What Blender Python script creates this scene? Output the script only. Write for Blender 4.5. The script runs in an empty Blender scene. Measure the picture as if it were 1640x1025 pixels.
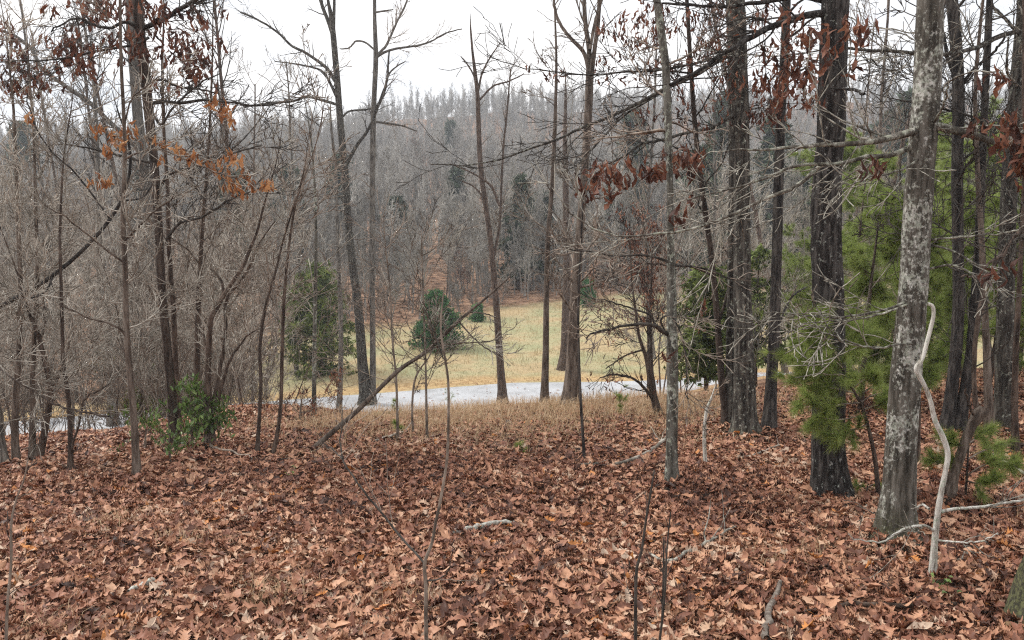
import bpy, math
import numpy as np

SC = bpy.context.scene
COL = SC.collection
R = math.radians
# ------------------------------------------------------------------ camera, sky, sun, exposure
PITCH, FPX, EYE = R(8.0), 1260.0, 1.6
cd = bpy.data.cameras.new('camera')
cam = bpy.data.objects.new('camera', cd)
COL.objects.link(cam)
cam.location = (0, 0, EYE)
cam.rotation_euler = (math.pi/2 - PITCH, 0, 0)
cd.sensor_width, cd.sensor_fit = 36.0, 'HORIZONTAL'
cd.lens = 36.0*FPX/1640.0
cd.clip_start, cd.clip_end = 0.05, 3000
SC.camera = cam

SUN_EL, SUN_AZ = R(48), R(-70)
w = bpy.data.worlds.new('World')
SC.world = w
w.use_nodes = True
nt = w.node_tree
nt.nodes.clear()
def nn(t, typ, **kw):
    n = t.nodes.new(typ)
    for k, v in kw.items():
        setattr(n, k, v)
    return n
sky = nn(nt, 'ShaderNodeTexSky', sky_type='NISHITA', sun_disc=False, sun_elevation=SUN_EL, sun_rotation=SUN_AZ,
         dust_density=4.0, air_density=1.0)
tc = nn(nt, 'ShaderNodeTexCoord')
mp = nn(nt, 'ShaderNodeMapping')
mp.inputs['Scale'].default_value = (1.6, 1.6, 5.0)
nz = nn(nt, 'ShaderNodeTexNoise')
nz.inputs['Scale'].default_value, nz.inputs['Detail'].default_value = 1.7, 6
cr = nn(nt, 'ShaderNodeValToRGB')                       # cloud cover: mostly closed, a few thin breaks
cr.color_ramp.elements[0].position, cr.color_ramp.elements[1].position = 0.30, 0.50
cr.color_ramp.elements[0].color, cr.color_ramp.elements[1].color = (.80, .80, .80, 1), (1, 1, 1, 1)
nz2 = nn(nt, 'ShaderNodeTexNoise')
nz2.inputs['Scale'].default_value, nz2.inputs['Detail'].default_value = 2.6, 5
cc = nn(nt, 'ShaderNodeValToRGB')                       # cloud brightness
cc.color_ramp.elements[0].position, cc.color_ramp.elements[1].position = 0.34, 0.54
cc.color_ramp.elements[0].color, cc.color_ramp.elements[1].color = (.74, .78, .84, 1), (1, 1, 1, 1)
sc_ = nn(nt, 'ShaderNodeMix', data_type='RGBA', blend_type='MULTIPLY')
sc_.inputs[0].default_value = 1
sc_.inputs[7].default_value = (8.3, 8.2, 8.1, 1)
mx = nn(nt, 'ShaderNodeMix', data_type='RGBA')
bg = nn(nt, 'ShaderNodeBackground')
bg.inputs['Strength'].default_value = 0.08
ow = nn(nt, 'ShaderNodeOutputWorld')
L = nt.links.new
L(tc.outputs['Generated'], mp.inputs['Vector'])
L(mp.outputs[0], nz.inputs['Vector']); L(mp.outputs[0], nz2.inputs['Vector'])
L(nz.outputs[0], cr.inputs[0]); L(nz2.outputs[0], cc.inputs[0])
L(cc.outputs[0], sc_.inputs[6])
L(cr.outputs[0], mx.inputs[0]); L(sky.outputs[0], mx.inputs[6]); L(sc_.outputs[2], mx.inputs[7])
L(mx.outputs[2], bg.inputs['Color']); L(bg.outputs[0], ow.inputs['Surface'])

sd = bpy.data.lights.new('sun', 'SUN')
sun = bpy.data.objects.new('sun', sd)
COL.objects.link(sun)
sd.energy, sd.angle, sd.color = 1.3, R(14), (1, .96, .9)
sun.rotation_euler = (math.pi/2 - SUN_EL, 0, -SUN_AZ + math.pi)
SC.view_settings.view_transform = 'Standard'
SC.view_settings.look = 'None'
SC.view_settings.exposure = 1.15
SC.view_settings.gamma = 1
cy = SC.cycles
cy.max_bounces, cy.diffuse_bounces, cy.glossy_bounces = 5, 3, 2
cy.transparent_max_bounces, cy.volume_bounces = 4, 0
cy.use_denoising = False
cy.denoiser = 'OPENIMAGEDENOISE'
cy.denoising_input_passes = 'RGB_ALBEDO_NORMAL'
cy.denoising_prefilter = 'ACCURATE'
cy.pixel_filter_type, cy.filter_width = 'BLACKMAN_HARRIS', 1.2

# ------------------------------------------------------------------ noise, terrain
TAB = np.random.default_rng(7).random((256, 256))
def vn(x, y, s=0, per=None):
    x = np.asarray(x, float); y = np.asarray(y, float)
    xi, yi = np.floor(x).astype(int), np.floor(y).astype(int)
    u, v = x - xi, y - yi
    u, v = u*u*(3-2*u), v*v*(3-2*v)
    x0, x1 = xi, xi+1
    if per: x0, x1 = x0 % per, x1 % per
    def g(a, b): return TAB[(a+s*37) & 255, (b+s*91) & 255]
    return (g(x0, yi)*(1-u)+g(x1, yi)*u)*(1-v) + (g(x0, yi+1)*(1-u)+g(x1, yi+1)*u)*v
def fbm(x, y, s=0, o=4):
    t = 0; a = .5; n = 0
    for i in range(o):
        t = t + a*vn(x*2**i, y*2**i, s+i); n += a; a *= .5
    return t/n
def softp(d, k): return k*np.logaddexp(0, d/k)
def sstep(a, b, x):
    t = np.clip((x-a)/(b-a), 0, 1); return t*t*(3-2*t)
def road_y(x): return 29.2 + .22*np.clip(x, -45, 0) + .05*np.clip(x, 0, 60)
def edge_y(x): return 52 + .5*np.clip(x, -44, 0) + .25*np.clip(x-5, 0, 30) + 2.5*np.sin(x*.21)
def H(x, y):
    x = np.asarray(x, float); y = np.asarray(y, float)
    xc = np.clip(x, -9, 9)
    s = .104 - .0035*xc
    yc = 11 + .12*np.clip(x, -10, 12)
    bank = .31 - .010*xc
    near = -s*y - (bank-s)*softp(y-yc, .9)
    near = near + .27*np.exp(-((x+3.9)/1.25)**2-((y-11.6)/1.6)**2)
    near = near + .10*(fbm(x*.8, y*.8, 3, 3)-.5) + .05*(vn(x*3.1, y*3.1, 5)-.5)
    yr = road_y(x)
    zr = -5.4 + .03*np.clip(x, -45, 0)
    v = y - yr
    val = zr + .03*np.maximum(v-2.4, 0)*np.exp(-np.maximum(v-60, 0)/60)
    val = val + .06*np.clip(x-3, 0, 28)*sstep(3, 24, v)
    d2 = np.clip(y-edge_y(x)-3, 0, 215)
    hill = .0060*d2**1.62*(.74+.38*sstep(-95, 15, x)) - .22*np.maximum(y-275, 0)
    hill = hill + (fbm(x/45, y/45, 9, 3)-.5)*9*sstep(5, 80, d2)
    val = val + hill + .12*(fbm(x*.35, y*.35, 11, 3)-.5)*sstep(3.2, 6, np.abs(v))
    return val + softp(near-val, .30)
CS, SN = math.cos(PITCH), math.sin(PITCH)
def ray(px, py):
    a, b = (px-820)/FPX, (512.5-py)/FPX
    return np.array([a, CS+b*SN, -SN+b*CS])
CAM = np.array([0, 0, EYE])
def P(px, py, Y):
    d = ray(px, py); return CAM + d*(Y/d[1])
TT = np.concatenate([np.arange(.8, 60, .01), np.arange(60, 400, .1)])
def hit(px, py):
    d = ray(px, py)
    q = CAM[:, None] + d[:, None]*TT
    k = np.argmax(q[2] < H(q[0], q[1]) + .05*(q[1] < 12.5))
    return q[:, k]
def topx(x, y, z):
    dz = z-EYE; dep = y*CS - dz*SN
    return 820+FPX*x/dep, 512.5-FPX*(y*SN+dz*CS)/dep

# ------------------------------------------------------------------ mesh helpers
class G:
    def __init__(s): s.V = []; s.Q = []; s.T = []; s.A = []; s.n = 0
    def add(s, V, Q=None, T=None, tone=0.0):
        V = np.asarray(V, float).reshape(-1, 3)
        if Q is not None and len(Q): s.Q.append(np.asarray(Q, int).reshape(-1, 4)+s.n)
        if T is not None and len(T): s.T.append(np.asarray(T, int).reshape(-1, 3)+s.n)
        s.V.append(V); s.A.append(np.broadcast_to(np.asarray(tone, float), (len(V),))); s.n += len(V)
        return s
    def mesh(s, name, mat, off=(0, 0, 0), smooth=True):
        me = bpy.data.meshes.new(name)
        V = np.concatenate(s.V) - np.asarray(off, float)
        Q = np.concatenate(s.Q) if s.Q else np.zeros((0, 4), int)
        T = np.concatenate(s.T) if s.T else np.zeros((0, 3), int)
        me.vertices.add(len(V)); me.vertices.foreach_set('co', V.astype(np.float32).ravel())
        me.loops.add(Q.size+T.size)
        me.loops.foreach_set('vertex_index', np.concatenate([Q.ravel(), T.ravel()]).astype(np.int32))
        me.polygons.add(len(Q)+len(T))
        me.polygons.foreach_set('loop_start', np.concatenate([np.arange(len(Q))*4, Q.size+np.arange(len(T))*3]).astype(np.int32))
        a = me.attributes.new('tone', 'FLOAT', 'POINT')
        a.data.foreach_set('value', np.concatenate(s.A).astype(np.float32))
        me.update(calc_edges=True)
        if smooth: me.polygons.foreach_set('use_smooth', np.ones(len(me.polygons), bool))
        me.materials.append(mat)
        return me
def link(name, me, parent=None, loc=(0, 0, 0)):
    o = bpy.data.objects.new(name, me); COL.objects.link(o)
    o.location = loc
    if parent: o.parent = parent
    return o
def tag(o, label=None, cat=None, group=None, kind=None):
    if label: o['label'] = label
    if cat: o['category'] = cat
    if group: o['group'] = group
    if kind: o['kind'] = kind
    return o
def thing(name, label, cat, loc, group=None, rz=0):
    o = bpy.data.objects.new(name, None); COL.objects.link(o)
    o.location = tuple(float(c) for c in loc); o.rotation_euler = (0, 0, rz); o.empty_display_size = .2
    return tag(o, label, cat, group)
def dup(root, loc, rz, scale, label=None, group=None):
    c = root.copy(); COL.objects.link(c)
    c.location = tuple(float(v) for v in loc); c.rotation_euler = (0, 0, rz); c.scale = scale
    if label: c['label'] = label
    if group: c['group'] = group
    for ch in list(root.children):
        d = ch.copy(); COL.objects.link(d); d.parent = c
    return c
def nrm(v): return v/np.maximum(np.linalg.norm(v, axis=-1, keepdims=True), 1e-9)
def tubes(Pt, Rd, k=4):
    """many tapered tubes at once: Pt (m,n,3), Rd (m,n)"""
    m, n, _ = Pt.shape
    T = np.gradient(Pt, axis=1); T = nrm(T)
    mean = nrm(T.mean(1))
    ref = np.where(np.abs(mean[:, 2:3]) > .75, np.array([[1., 0, 0]]), np.array([[0, 0, 1.]]))[:, None, :]
    A = nrm(np.cross(T, np.broadcast_to(ref, T.shape))); B = np.cross(T, A)
    th = np.arange(k)*2*math.pi/k
    V = Pt[:, :, None, :] + Rd[:, :, None, None]*(np.cos(th)[None, None, :, None]*A[:, :, None, :] + np.sin(th)[None, None, :, None]*B[:, :, None, :])
    i = np.arange(m)[:, None, None]*n*k; j = np.arange(n-1)[None, :, None]*k; l = np.arange(k)[None, None, :]
    l2 = (l+1) % k
    Q = np.stack([i+j+l, i+j+l2, i+j+k+l2, i+j+k+l], -1).reshape(-1, 4)
    return V.reshape(-1, 3), Q
def grow(g, st, d, ln, r0, n, wig=.12, up=.06, tip=.3, rmin=.0015):
    m = len(st); d = nrm(d); p = st.copy()
    Pt = np.empty((m, n, 3)); Pt[:, 0] = p
    for i in range(1, n):
        d = nrm(d + g.normal(0, wig, (m, 3)) + np.array([0, 0, up]))
        p = p + d*(ln/(n-1))[:, None]; Pt[:, i] = p
    f = np.linspace(1, tip, n)[None, :]
    return Pt, np.maximum(r0[:, None]*f, rmin)
def spawn(g, Pt, Rd, per, t0, t1, ang, lf, rf=.6, absl=None):
    m, n, _ = Pt.shape
    wl = np.linalg.norm(np.diff(Pt, axis=1), axis=2).sum(1)
    idx = g.choice(m, m*per, p=wl/wl.sum()); k = len(idx)
    t = g.uniform(t0, t1, k); f = t*(n-1); i = np.minimum(f.astype(int), n-2); fr = (f-i)[:, None]
    a, b = Pt[idx, i], Pt[idx, i+1]
    tan = nrm(b-a); perp = nrm(np.cross(tan, g.normal(0, 1, (k, 3))))
    an = np.radians(g.uniform(ang[0], ang[1], k))[:, None]
    ln = np.linalg.norm(np.diff(Pt, axis=1), axis=2).sum(1)[idx] if absl is None else np.full(k, absl)
    ln = ln*g.uniform(lf[0], lf[1], k)*(1.15-.65*t)
    r = (Rd[idx, i]*(1-fr[:, 0])+Rd[idx, i+1]*fr[:, 0])*rf*g.uniform(.7, 1.1, k)
    return a*(1-fr)+b*fr, np.cos(an)*tan+np.sin(an)*perp, ln, r
def resample(pts, rad, n):
    pts = np.asarray(pts, float); rad = np.asarray(rad, float)
    if len(pts) > 2:
        q = np.vstack([2*pts[0]-pts[1], pts, 2*pts[-1]-pts[-2]]); out = []; ro = []
        for i in range(len(pts)-1):
            p0, p1, p2, p3 = q[i:i+4]
            for t in np.arange(0, 1, 1/8):
                out.append(.5*(2*p1+(p2-p0)*t+(2*p0-5*p1+4*p2-p3)*t*t+(3*p1-p0-3*p2+p3)*t**3)); ro.append(rad[i]*(1-t)+rad[i+1]*t)
        out.append(pts[-1]); ro.append(rad[-1]); pts = np.array(out); rad = np.array(ro)
    s = np.r_[0, np.cumsum(np.linalg.norm(np.diff(pts, axis=0), axis=1))]
    u = np.linspace(0, s[-1], n)
    return np.stack([np.interp(u, s, pts[:, c]) for c in range(3)], 1), np.interp(u, s, rad)
def trunk_geo(pts, rad, seg, k, disp=.0, flare=.5, seed=0, ridges=14, hf=.28):
    """one trunk with bark relief and root flare; pts local, z=0 the ground"""
    n = len(pts)
    V, Q = tubes(pts[None], rad[None], k)
    th = np.tile(np.arange(k)/k, n); zz = np.repeat(np.r_[0, np.cumsum(np.linalg.norm(np.diff(pts, axis=0), axis=1))], k)
    rr = np.repeat(rad, k); c = np.repeat(pts, k, 0)
    z = np.maximum(c[:, 2], 0)
    lob = vn(th*5, zz*.4+seed, 17, 5)
    mul = 1 + flare*np.exp(-z/hf)*(.25+1.1*lob)
    mul += disp*((np.abs(vn(th*ridges+2*vn(zz*1.5, th*3, 3), zz*3.5, seed, None)-.5)*2)-.5)
    mul += disp*.8*(vn(th*6, zz*2.2, seed+2, 6)-.5) + .05*(vn(th*3, zz*1.1, seed+5, 3)-.5)
    return c+(V-c)*mul[:, None], Q
# ------------------------------------------------------------------ materials
def mat(name):
    m = bpy.data.materials.new(name); m.use_nodes = True
    t = m.node_tree; b = t.nodes['Principled BSDF']
    return m, t, b
def noise(t, vec, scale, detail=5, rough=.6):
    n = nn(t, 'ShaderNodeTexNoise'); n.inputs['Scale'].default_value = scale
    n.inputs['Detail'].default_value = detail; n.inputs['Roughness'].default_value = rough
    t.links.new(vec, n.inputs['Vector']); return n.outputs[0]
def ramp(t, fac, stops, interp='LINEAR'):
    r = nn(t, 'ShaderNodeValToRGB'); e = r.color_ramp.elements; r.color_ramp.interpolation = interp
    while len(e) < len(stops): e.new(.5)
    for el, (p, c) in zip(e, stops):
        el.position = p; el.color = (*c, 1) if len(c) == 3 else c
    t.links.new(fac, r.inputs[0]); return r.outputs[0]
def mix(t, fac, a, b, bt='MIX'):
    m = nn(t, 'ShaderNodeMix', data_type='RGBA', blend_type=bt)
    for i, v in ((0, fac), (6, a), (7, b)):
        if hasattr(v, 'is_linked'): t.links.new(v, m.inputs[i])
        else: m.inputs[i].default_value = (*v, 1) if isinstance(v, tuple) else v
    return m.outputs[2]
def mapping(t, scale, kind='Object'):
    c = nn(t, 'ShaderNodeTexCoord'); m = nn(t, 'ShaderNodeMapping'); m.inputs['Scale'].default_value = scale
    t.links.new(c.outputs[kind], m.inputs[0]); return m.outputs[0]
def math_(t, op, a, b=None):
    m = nn(t, 'ShaderNodeMath', operation=op)
    for i, v in enumerate((a, b)):
        if v is None: continue
        if hasattr(v, 'is_linked'): t.links.new(v, m.inputs[i])
        else: m.inputs[i].default_value = v
    return m.outputs[0]
def bump(t, b, h, s=.5, d=.01):
    n = nn(t, 'ShaderNodeBump'); n.inputs['Strength'].default_value = s; n.inputs['Distance'].default_value = d
    t.links.new(h, n.inputs['Height']); t.links.new(n.outputs[0], b.inputs['Normal'])
def attr(t, name):
    a = nn(t, 'ShaderNodeAttribute'); a.attribute_name = name; return a.outputs['Fac']
def bark(name, c1, c2, c3=None, lich=None, lc=(.60, .60, .55), ls=9, moss=0, bs=.8, fis=26, big=0):
    m, t, b = mat(name)
    v1 = mapping(t, (1, 1, .16)); v2 = mapping(t, (1, 1, .8))
    f = noise(t, v1, fis, 7, .7)
    col = ramp(t, f, [(.39, c1), (.5, c2), (.60, c3 or c2)])
    g = noise(t, v2, 2.5, 3)
    col = mix(t, math_(t, 'MULTIPLY', g, .5), col, (c1[0]*.8, c1[1]*.8, c1[2]*.8))
    if lich:
        k = noise(t, v2, ls, 9, .72)
        if big:
            k = math_(t, 'ADD', math_(t, 'MULTIPLY', k, 1-big), math_(t, 'MULTIPLY', noise(t, mapping(t, (1, 1, .7)), 4.2, 5, .55), big))
        lm = ramp(t, k, [(lich, (0, 0, 0)), (lich+.06, (1, 1, 1))])
        lcol = ramp(t, noise(t, v2, 40, 3), [(.42, (lc[0]*.52, lc[1]*.56, lc[2]*.5)), (.65, lc)])
        col = mix(t, lm, col, lcol)
    if moss:
        s = nn(t, 'ShaderNodeSeparateXYZ'); c = nn(t, 'ShaderNodeTexCoord'); t.links.new(c.outputs['Object'], s.inputs[0])
        mz = math_(t, 'SUBTRACT', math_(t, 'ADD', moss, math_(t, 'MULTIPLY', noise(t, v2, 9, 5), moss)), s.outputs[2])
        mf = ramp(t, math_(t, 'ADD', mz, .42), [(.45, (0, 0, 0)), (.75, (.8, .8, .8))])
        col = mix(t, mf, col, ramp(t, noise(t, v2, 60, 4), [(.42, (.035, .034, .022)), (.58, (.13, .135, .06))]))
    oi = nn(t, 'ShaderNodeObjectInfo')
    hs = nn(t, 'ShaderNodeHueSaturation')
    t.links.new(math_(t, 'ADD', math_(t, 'MULTIPLY', oi.outputs['Random'], .35), .82), hs.inputs['Value'])
    t.links.new(col, hs.inputs['Color']); t.links.new(hs.outputs[0], b.inputs['Base Color'])
    b.inputs['Roughness'].default_value = .85; b.inputs['Specular IOR Level'].default_value = .25
    bump(t, b, f, bs, .012)
    return m
M = {}
M['oak_white'] = bark('lichen_white_bark', (.035, .030, .024), (.11, .098, .08), (.21, .19, .165), lich=.508, lc=(.68, .665, .625), ls=44, moss=.20, big=.48)
M['oak_dark'] = bark('dark_furrowed_bark', (.010, .008, .007), (.036, .030, .028), (.12, .108, .10), lich=.585, lc=(.56, .56, .54), ls=30, bs=1.0, fis=34)
M['oak_moss'] = bark('mossy_dark_bark', (.02, .018, .014), (.07, .062, .05), (.14, .125, .10), lich=.60, lc=(.5, .5, .44), ls=26, moss=.75)
M['oak_lich'] = bark('dark_bark_with_grey_lichen', (.016, .013, .011), (.06, .052, .044), (.15, .135, .115), lich=.565, lc=(.42, .42, .37), ls=26, moss=.12)
M['pole_lich'] = bark('grey_bark_with_pale_lichen', (.035, .032, .026), (.12, .112, .095), (.2, .19, .165), lich=.52, lc=(.55, .56, .5), ls=30, moss=.10, big=.3)
M['brown'] = bark('brown_bark', (0.0297, 0.0189, 0.0149), (0.101, 0.0702, 0.054), (0.189, 0.138, 0.108), fis=30)
M['red_brown'] = bark('dark_red_brown_bark', (.026, .018, .014), (.080, .057, .046), (.145, .110, .088), fis=30)
M['tan'] = bark('warm_grey_brown_bark', (.05, .036, .028), (.15, .115, .092), (.25, .205, .17), lich=.66, lc=(.4, .39, .34), fis=24)
M['grey'] = bark('grey_bark', (.05, .043, .037), (.15, .135, .118), (.26, .24, .21), lich=.62, lc=(.42, .42, .38), fis=22)
M['black'] = bark('blackish_bark', (0.0136, 0.0119, 0.0119), (0.051, 0.0442, 0.0408), (0.128, 0.114, 0.102), lich=.68, lc=(.35, .35, .32), fis=30)
M['sap'] = bark('pale_sapling_bark', (.09, .072, .058), (.20, .165, .138), (.34, .30, .26), lich=.6, lc=(.5, .49, .43), fis=20)
M['limb_pale'] = bark('limb_bark_with_pale_lichen', (.04, .035, .028), (.12, .105, .085), (.22, .20, .175), lich=.49, lc=(.52, .50, .44), ls=18, big=.2)
M['dead'] = bark('bare_pale_dead_wood', (.20, .175, .14), (.66, .63, .57), (.80, .78, .73), lich=.53, lc=(.62, .64, .56), ls=26, fis=48)
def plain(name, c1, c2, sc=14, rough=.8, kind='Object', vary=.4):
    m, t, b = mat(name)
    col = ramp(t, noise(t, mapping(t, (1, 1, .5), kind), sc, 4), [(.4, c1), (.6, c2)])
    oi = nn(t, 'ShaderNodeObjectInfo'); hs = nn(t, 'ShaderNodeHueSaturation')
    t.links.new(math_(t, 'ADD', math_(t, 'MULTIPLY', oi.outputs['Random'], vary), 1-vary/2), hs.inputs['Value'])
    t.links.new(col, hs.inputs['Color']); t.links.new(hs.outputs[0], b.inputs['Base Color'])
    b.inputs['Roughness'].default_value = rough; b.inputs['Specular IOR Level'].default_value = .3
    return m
M['tw_dark'] = plain('dark_twig', (.022, .018, .015), (.085, .074, .064))
M['tw_brown'] = plain('brown_twig', (.10, .078, .062), (.33, .27, .22))
M['tw_grey'] = plain('grey_twig', (.17, .148, .12), (.52, .475, .41), 5)
M['tw_pale'] = plain('lichen_pale_twig', (.07, .062, .05), (.40, .38, .325), 22)
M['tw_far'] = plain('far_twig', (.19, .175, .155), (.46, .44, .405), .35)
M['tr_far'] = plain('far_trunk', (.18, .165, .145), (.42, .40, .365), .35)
def leafmat(name, stops, rough=.55, spec=.35, sub=0):
    m, t, b = mat(name)
    a = attr(t, 'tone')
    v = noise(t, mapping(t, (1, 1, 1)), 55, 3)
    col = ramp(t, a, stops)
    col = mix(t, .35, col, ramp(t, v, [(.4, (.5, .44, .40)), (.58, (1, 1, 1))]), 'MULTIPLY')
    t.links.new(col, b.inputs['Base Color'])
    b.inputs['Roughness'].default_value = rough; b.inputs['Specular IOR Level'].default_value = spec
    if sub:
        tr = nn(t, 'ShaderNodeBsdfTranslucent'); ms = nn(t, 'ShaderNodeMixShader'); ms.inputs[0].default_value = sub
        t.links.new(col, tr.inputs[0]); t.links.new(b.outputs[0], ms.inputs[1]); t.links.new(tr.outputs[0], ms.inputs[2])
        t.links.new(ms.outputs[0], t.nodes['Material Output'].inputs[0])
    return m
M['litter'] = leafmat('fallen_oak_leaf', [(0, (.035, .016, .011)), (.2, (.11, .045, .028)), (.42, (.27, .113, .069)), (.62, (.43, .212, .128)),
                      (.80, (.55, .305, .185)), (.93, (.54, .41, .31)), (1, (.56, .23, .07))])
M['red_leaf'] = leafmat('dead_red_brown_leaf', [(0, (.06, .025, .018)), (.4, (.17, .066, .042)), (.75, (.31, .13, .075)), (1, (.46, .25, .15))], sub=.3)
M['orange_leaf'] = leafmat('dead_orange_leaf', [(0, (.20, .075, .028)), (.5, (.46, .19, .07)), (1, (.60, .34, .16))], sub=.35)
M['green_leaf'] = leafmat('glossy_green_leaf', [(0, (.05, .09, .022)), (.6, (.13, .22, .055)), (1, (.26, .37, .11))], .35, .5, .2)
M['yellow_leaf'] = leafmat('yellow_green_leaf', [(0, (.10, .12, .03)), (1, (.24, .25, .07))], .5, .4, .3)
M['pine'] = leafmat('white_pine_needle', [(0, (.15, .205, .05)), (.6, (.32, .40, .11)), (1, (.47, .55, .19))], .5, .3, .45)
M['cedar'] = leafmat('dark_cedar_foliage', [(0, (.02, .07, .026)), (.6, (.065, .19, .06)), (1, (.17, .36, .11))], .6, .3, .15)
M['olive'] = leafmat('olive_conifer_foliage', [(0, (.06, .09, .025)), (.6, (.18, .23, .06)), (1, (.32, .38, .11))], .6, .3, .25)
M['far_pine'] = leafmat('far_pine_foliage', [(0, (.022, .04, .02)), (1, (.085, .12, .055))], .6, .3, .1)
M['straw'] = leafmat('dry_straw', [(0, (.38, .24, .13)), (.6, (.64, .46, .28)), (1, (.76, .61, .41))], .6, .3, .35)
M['meadow'] = leafmat('meadow_grass_blade', [(0, (.46, .34, .18)), (.55, (.43, .385, .22)), (1, (.35, .36, .19))], .6, .3, .35)

def ground_mat():
    m, t, b = mat('ground_soil_and_leaf_mould')
    v = mapping(t, (1, 1, 1))
    near = ramp(t, noise(t, v, 22, 6, .7), [(.4, (.03, .016, .011)), (.5, (.14, .066, .042)), (.6, (.32, .17, .105))])
    forest = ramp(t, noise(t, v, 1.6, 7, .7), [(.4, (.10, .058, .038)), (.5, (.27, .155, .098)), (.6, (.42, .27, .18))])
    g1 = ramp(t, noise(t, v, .35, 6, .65), [(.42, (.47, .37, .22)), (.5, (.44, .39, .235)), (.6, (.36, .36, .21))])
    g1 = mix(t, .45, g1, ramp(t, noise(t, v, 7, 6, .75), [(.4, (.5, .45, .40)), (.6, (1.1, 1.06, 1.0))]), 'MULTIPLY')
    col = mix(t, attr(t, 'grass'), mix(t, attr(t, 'far'), near, forest), g1)
    col = mix(t, attr(t, 'verge'), col, ramp(t, noise(t, v, 5, 5, .7), [(.4, (.38, .23, .11)), (.6, (.58, .41, .21))]))
    t.links.new(col, b.inputs['Base Color']); b.inputs['Roughness'].default_value = .95
    b.inputs['Specular IOR Level'].default_value = .1
    bump(t, b, noise(t, v, 14, 6, .7), .6, .03)
    return m
M['ground'] = ground_mat()
def road_mat():
    m, t, b = mat('pale_worn_asphalt')
    v = mapping(t, (1, 1, 1))
    col = ramp(t, noise(t, v, 60, 5, .75), [(.4, (.38, .39, .41)), (.6, (.56, .57, .59))])
    col = mix(t, .5, col, ramp(t, noise(t, v, .8, 5), [(.42, (.66, .66, .65)), (.58, (1.1, 1.1, 1.1))]), 'MULTIPLY')
    t.links.new(col, b.inputs['Base Color']); b.inputs['Roughness'].default_value = .5
    bump(t, b, noise(t, v, 90, 3), .3, .004)
    return m
M['road'] = road_mat()

# ------------------------------------------------------------------ terrain, road
def grow_axis(a, b, d0, lim, far, f=1.12):
    out = list(np.arange(a, b, d0)); d = d0
    while out[-1] < lim:
        d = min(d*f, far); out.append(out[-1]+d)
    return out
ys = np.array(list(-np.array(grow_axis(0, 4, .3, 30, 6))[::-1][:-1]) + grow_axis(0, 15, .11, 60, .45) )
ys = np.r_[ys, np.array(grow_axis(ys[-1]+.5, ys[-1]+1.5, .5, 330, 9, 1.06))]
xp = np.array(grow_axis(0, 9, .14, 270, 8, 1.07))
xs = np.r_[-xp[::-1][:-1], xp]
gx, gy = np.meshgrid(xs, ys)
gz = H(gx, gy)
g = G(); ny, nx = gx.shape
ii = (np.arange(ny-1)[:, None]*nx+np.arange(nx-1)[None]).ravel()
g.add(np.stack([gx, gy, gz], -1), np.stack([ii, ii+1, ii+nx+1, ii+nx], -1))
me = g.mesh('ground', M['ground'])
v = gy-road_y(gx)
fo = edge_y(gx)-gy + 5*(fbm(gx*.25, gy*.25, 4)-.5)
grass = sstep(-1.5, 1.5, fo)*sstep(0, 2, v)*sstep(-17, -8.5, gx+3*(fbm(gx*.3, gy*.3, 8)-.5)+.10*(gy-30)*0)
strip = sstep(2.0, 2.6, v)*(1-sstep(3.3, 5.2, v))*1.0                # mown verge left of the wood, too
grass = np.maximum(grass, .8*strip)
verge = sstep(2.1, 2.4, v)*(1-sstep(2.9, 4.2, v+1.2*(fbm(gx*.6, gy*.6, 6)-.5)))*.85
verge = np.maximum(verge, .75*sstep(-4.5, -2.5, v)*(1-sstep(-2.4, -2.0, v)))
far = sstep(-9, -5, v)
for nme, arr in (('grass', grass), ('verge', verge), ('far', far)):
    a = me.attributes.new(nme, 'FLOAT', 'POINT'); a.data.foreach_set('value', arr.astype(np.float32).ravel())
tag(link('ground', me), kind='structure')
rx = np.arange(-75, 75.1, .5); rv = np.linspace(-2.05, 2.25, 8)
a_, b_ = np.meshgrid(rx, rv)
ry = road_y(a_)+b_ + .12*(vn(a_*.7, b_*0+np.sign(b_)*3, 2)-.5)*(np.abs(b_) > 2)
rz = -5.4+.03*np.clip(a_, -45, 0)
rz = np.maximum(rz, H(a_, ry)) + .03 - .03*(np.abs(b_)/2.25)**2
g = G(); n_ = len(rx); ii = (np.arange(7)[:, None]*n_+np.arange(n_-1)[None]).ravel()
g.add(np.stack([a_, ry, rz], -1), np.stack([ii, ii+1, ii+n_+1, ii+n_], -1))
tag(link('road', g.mesh('road', M['road'])), kind='structure')

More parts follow.
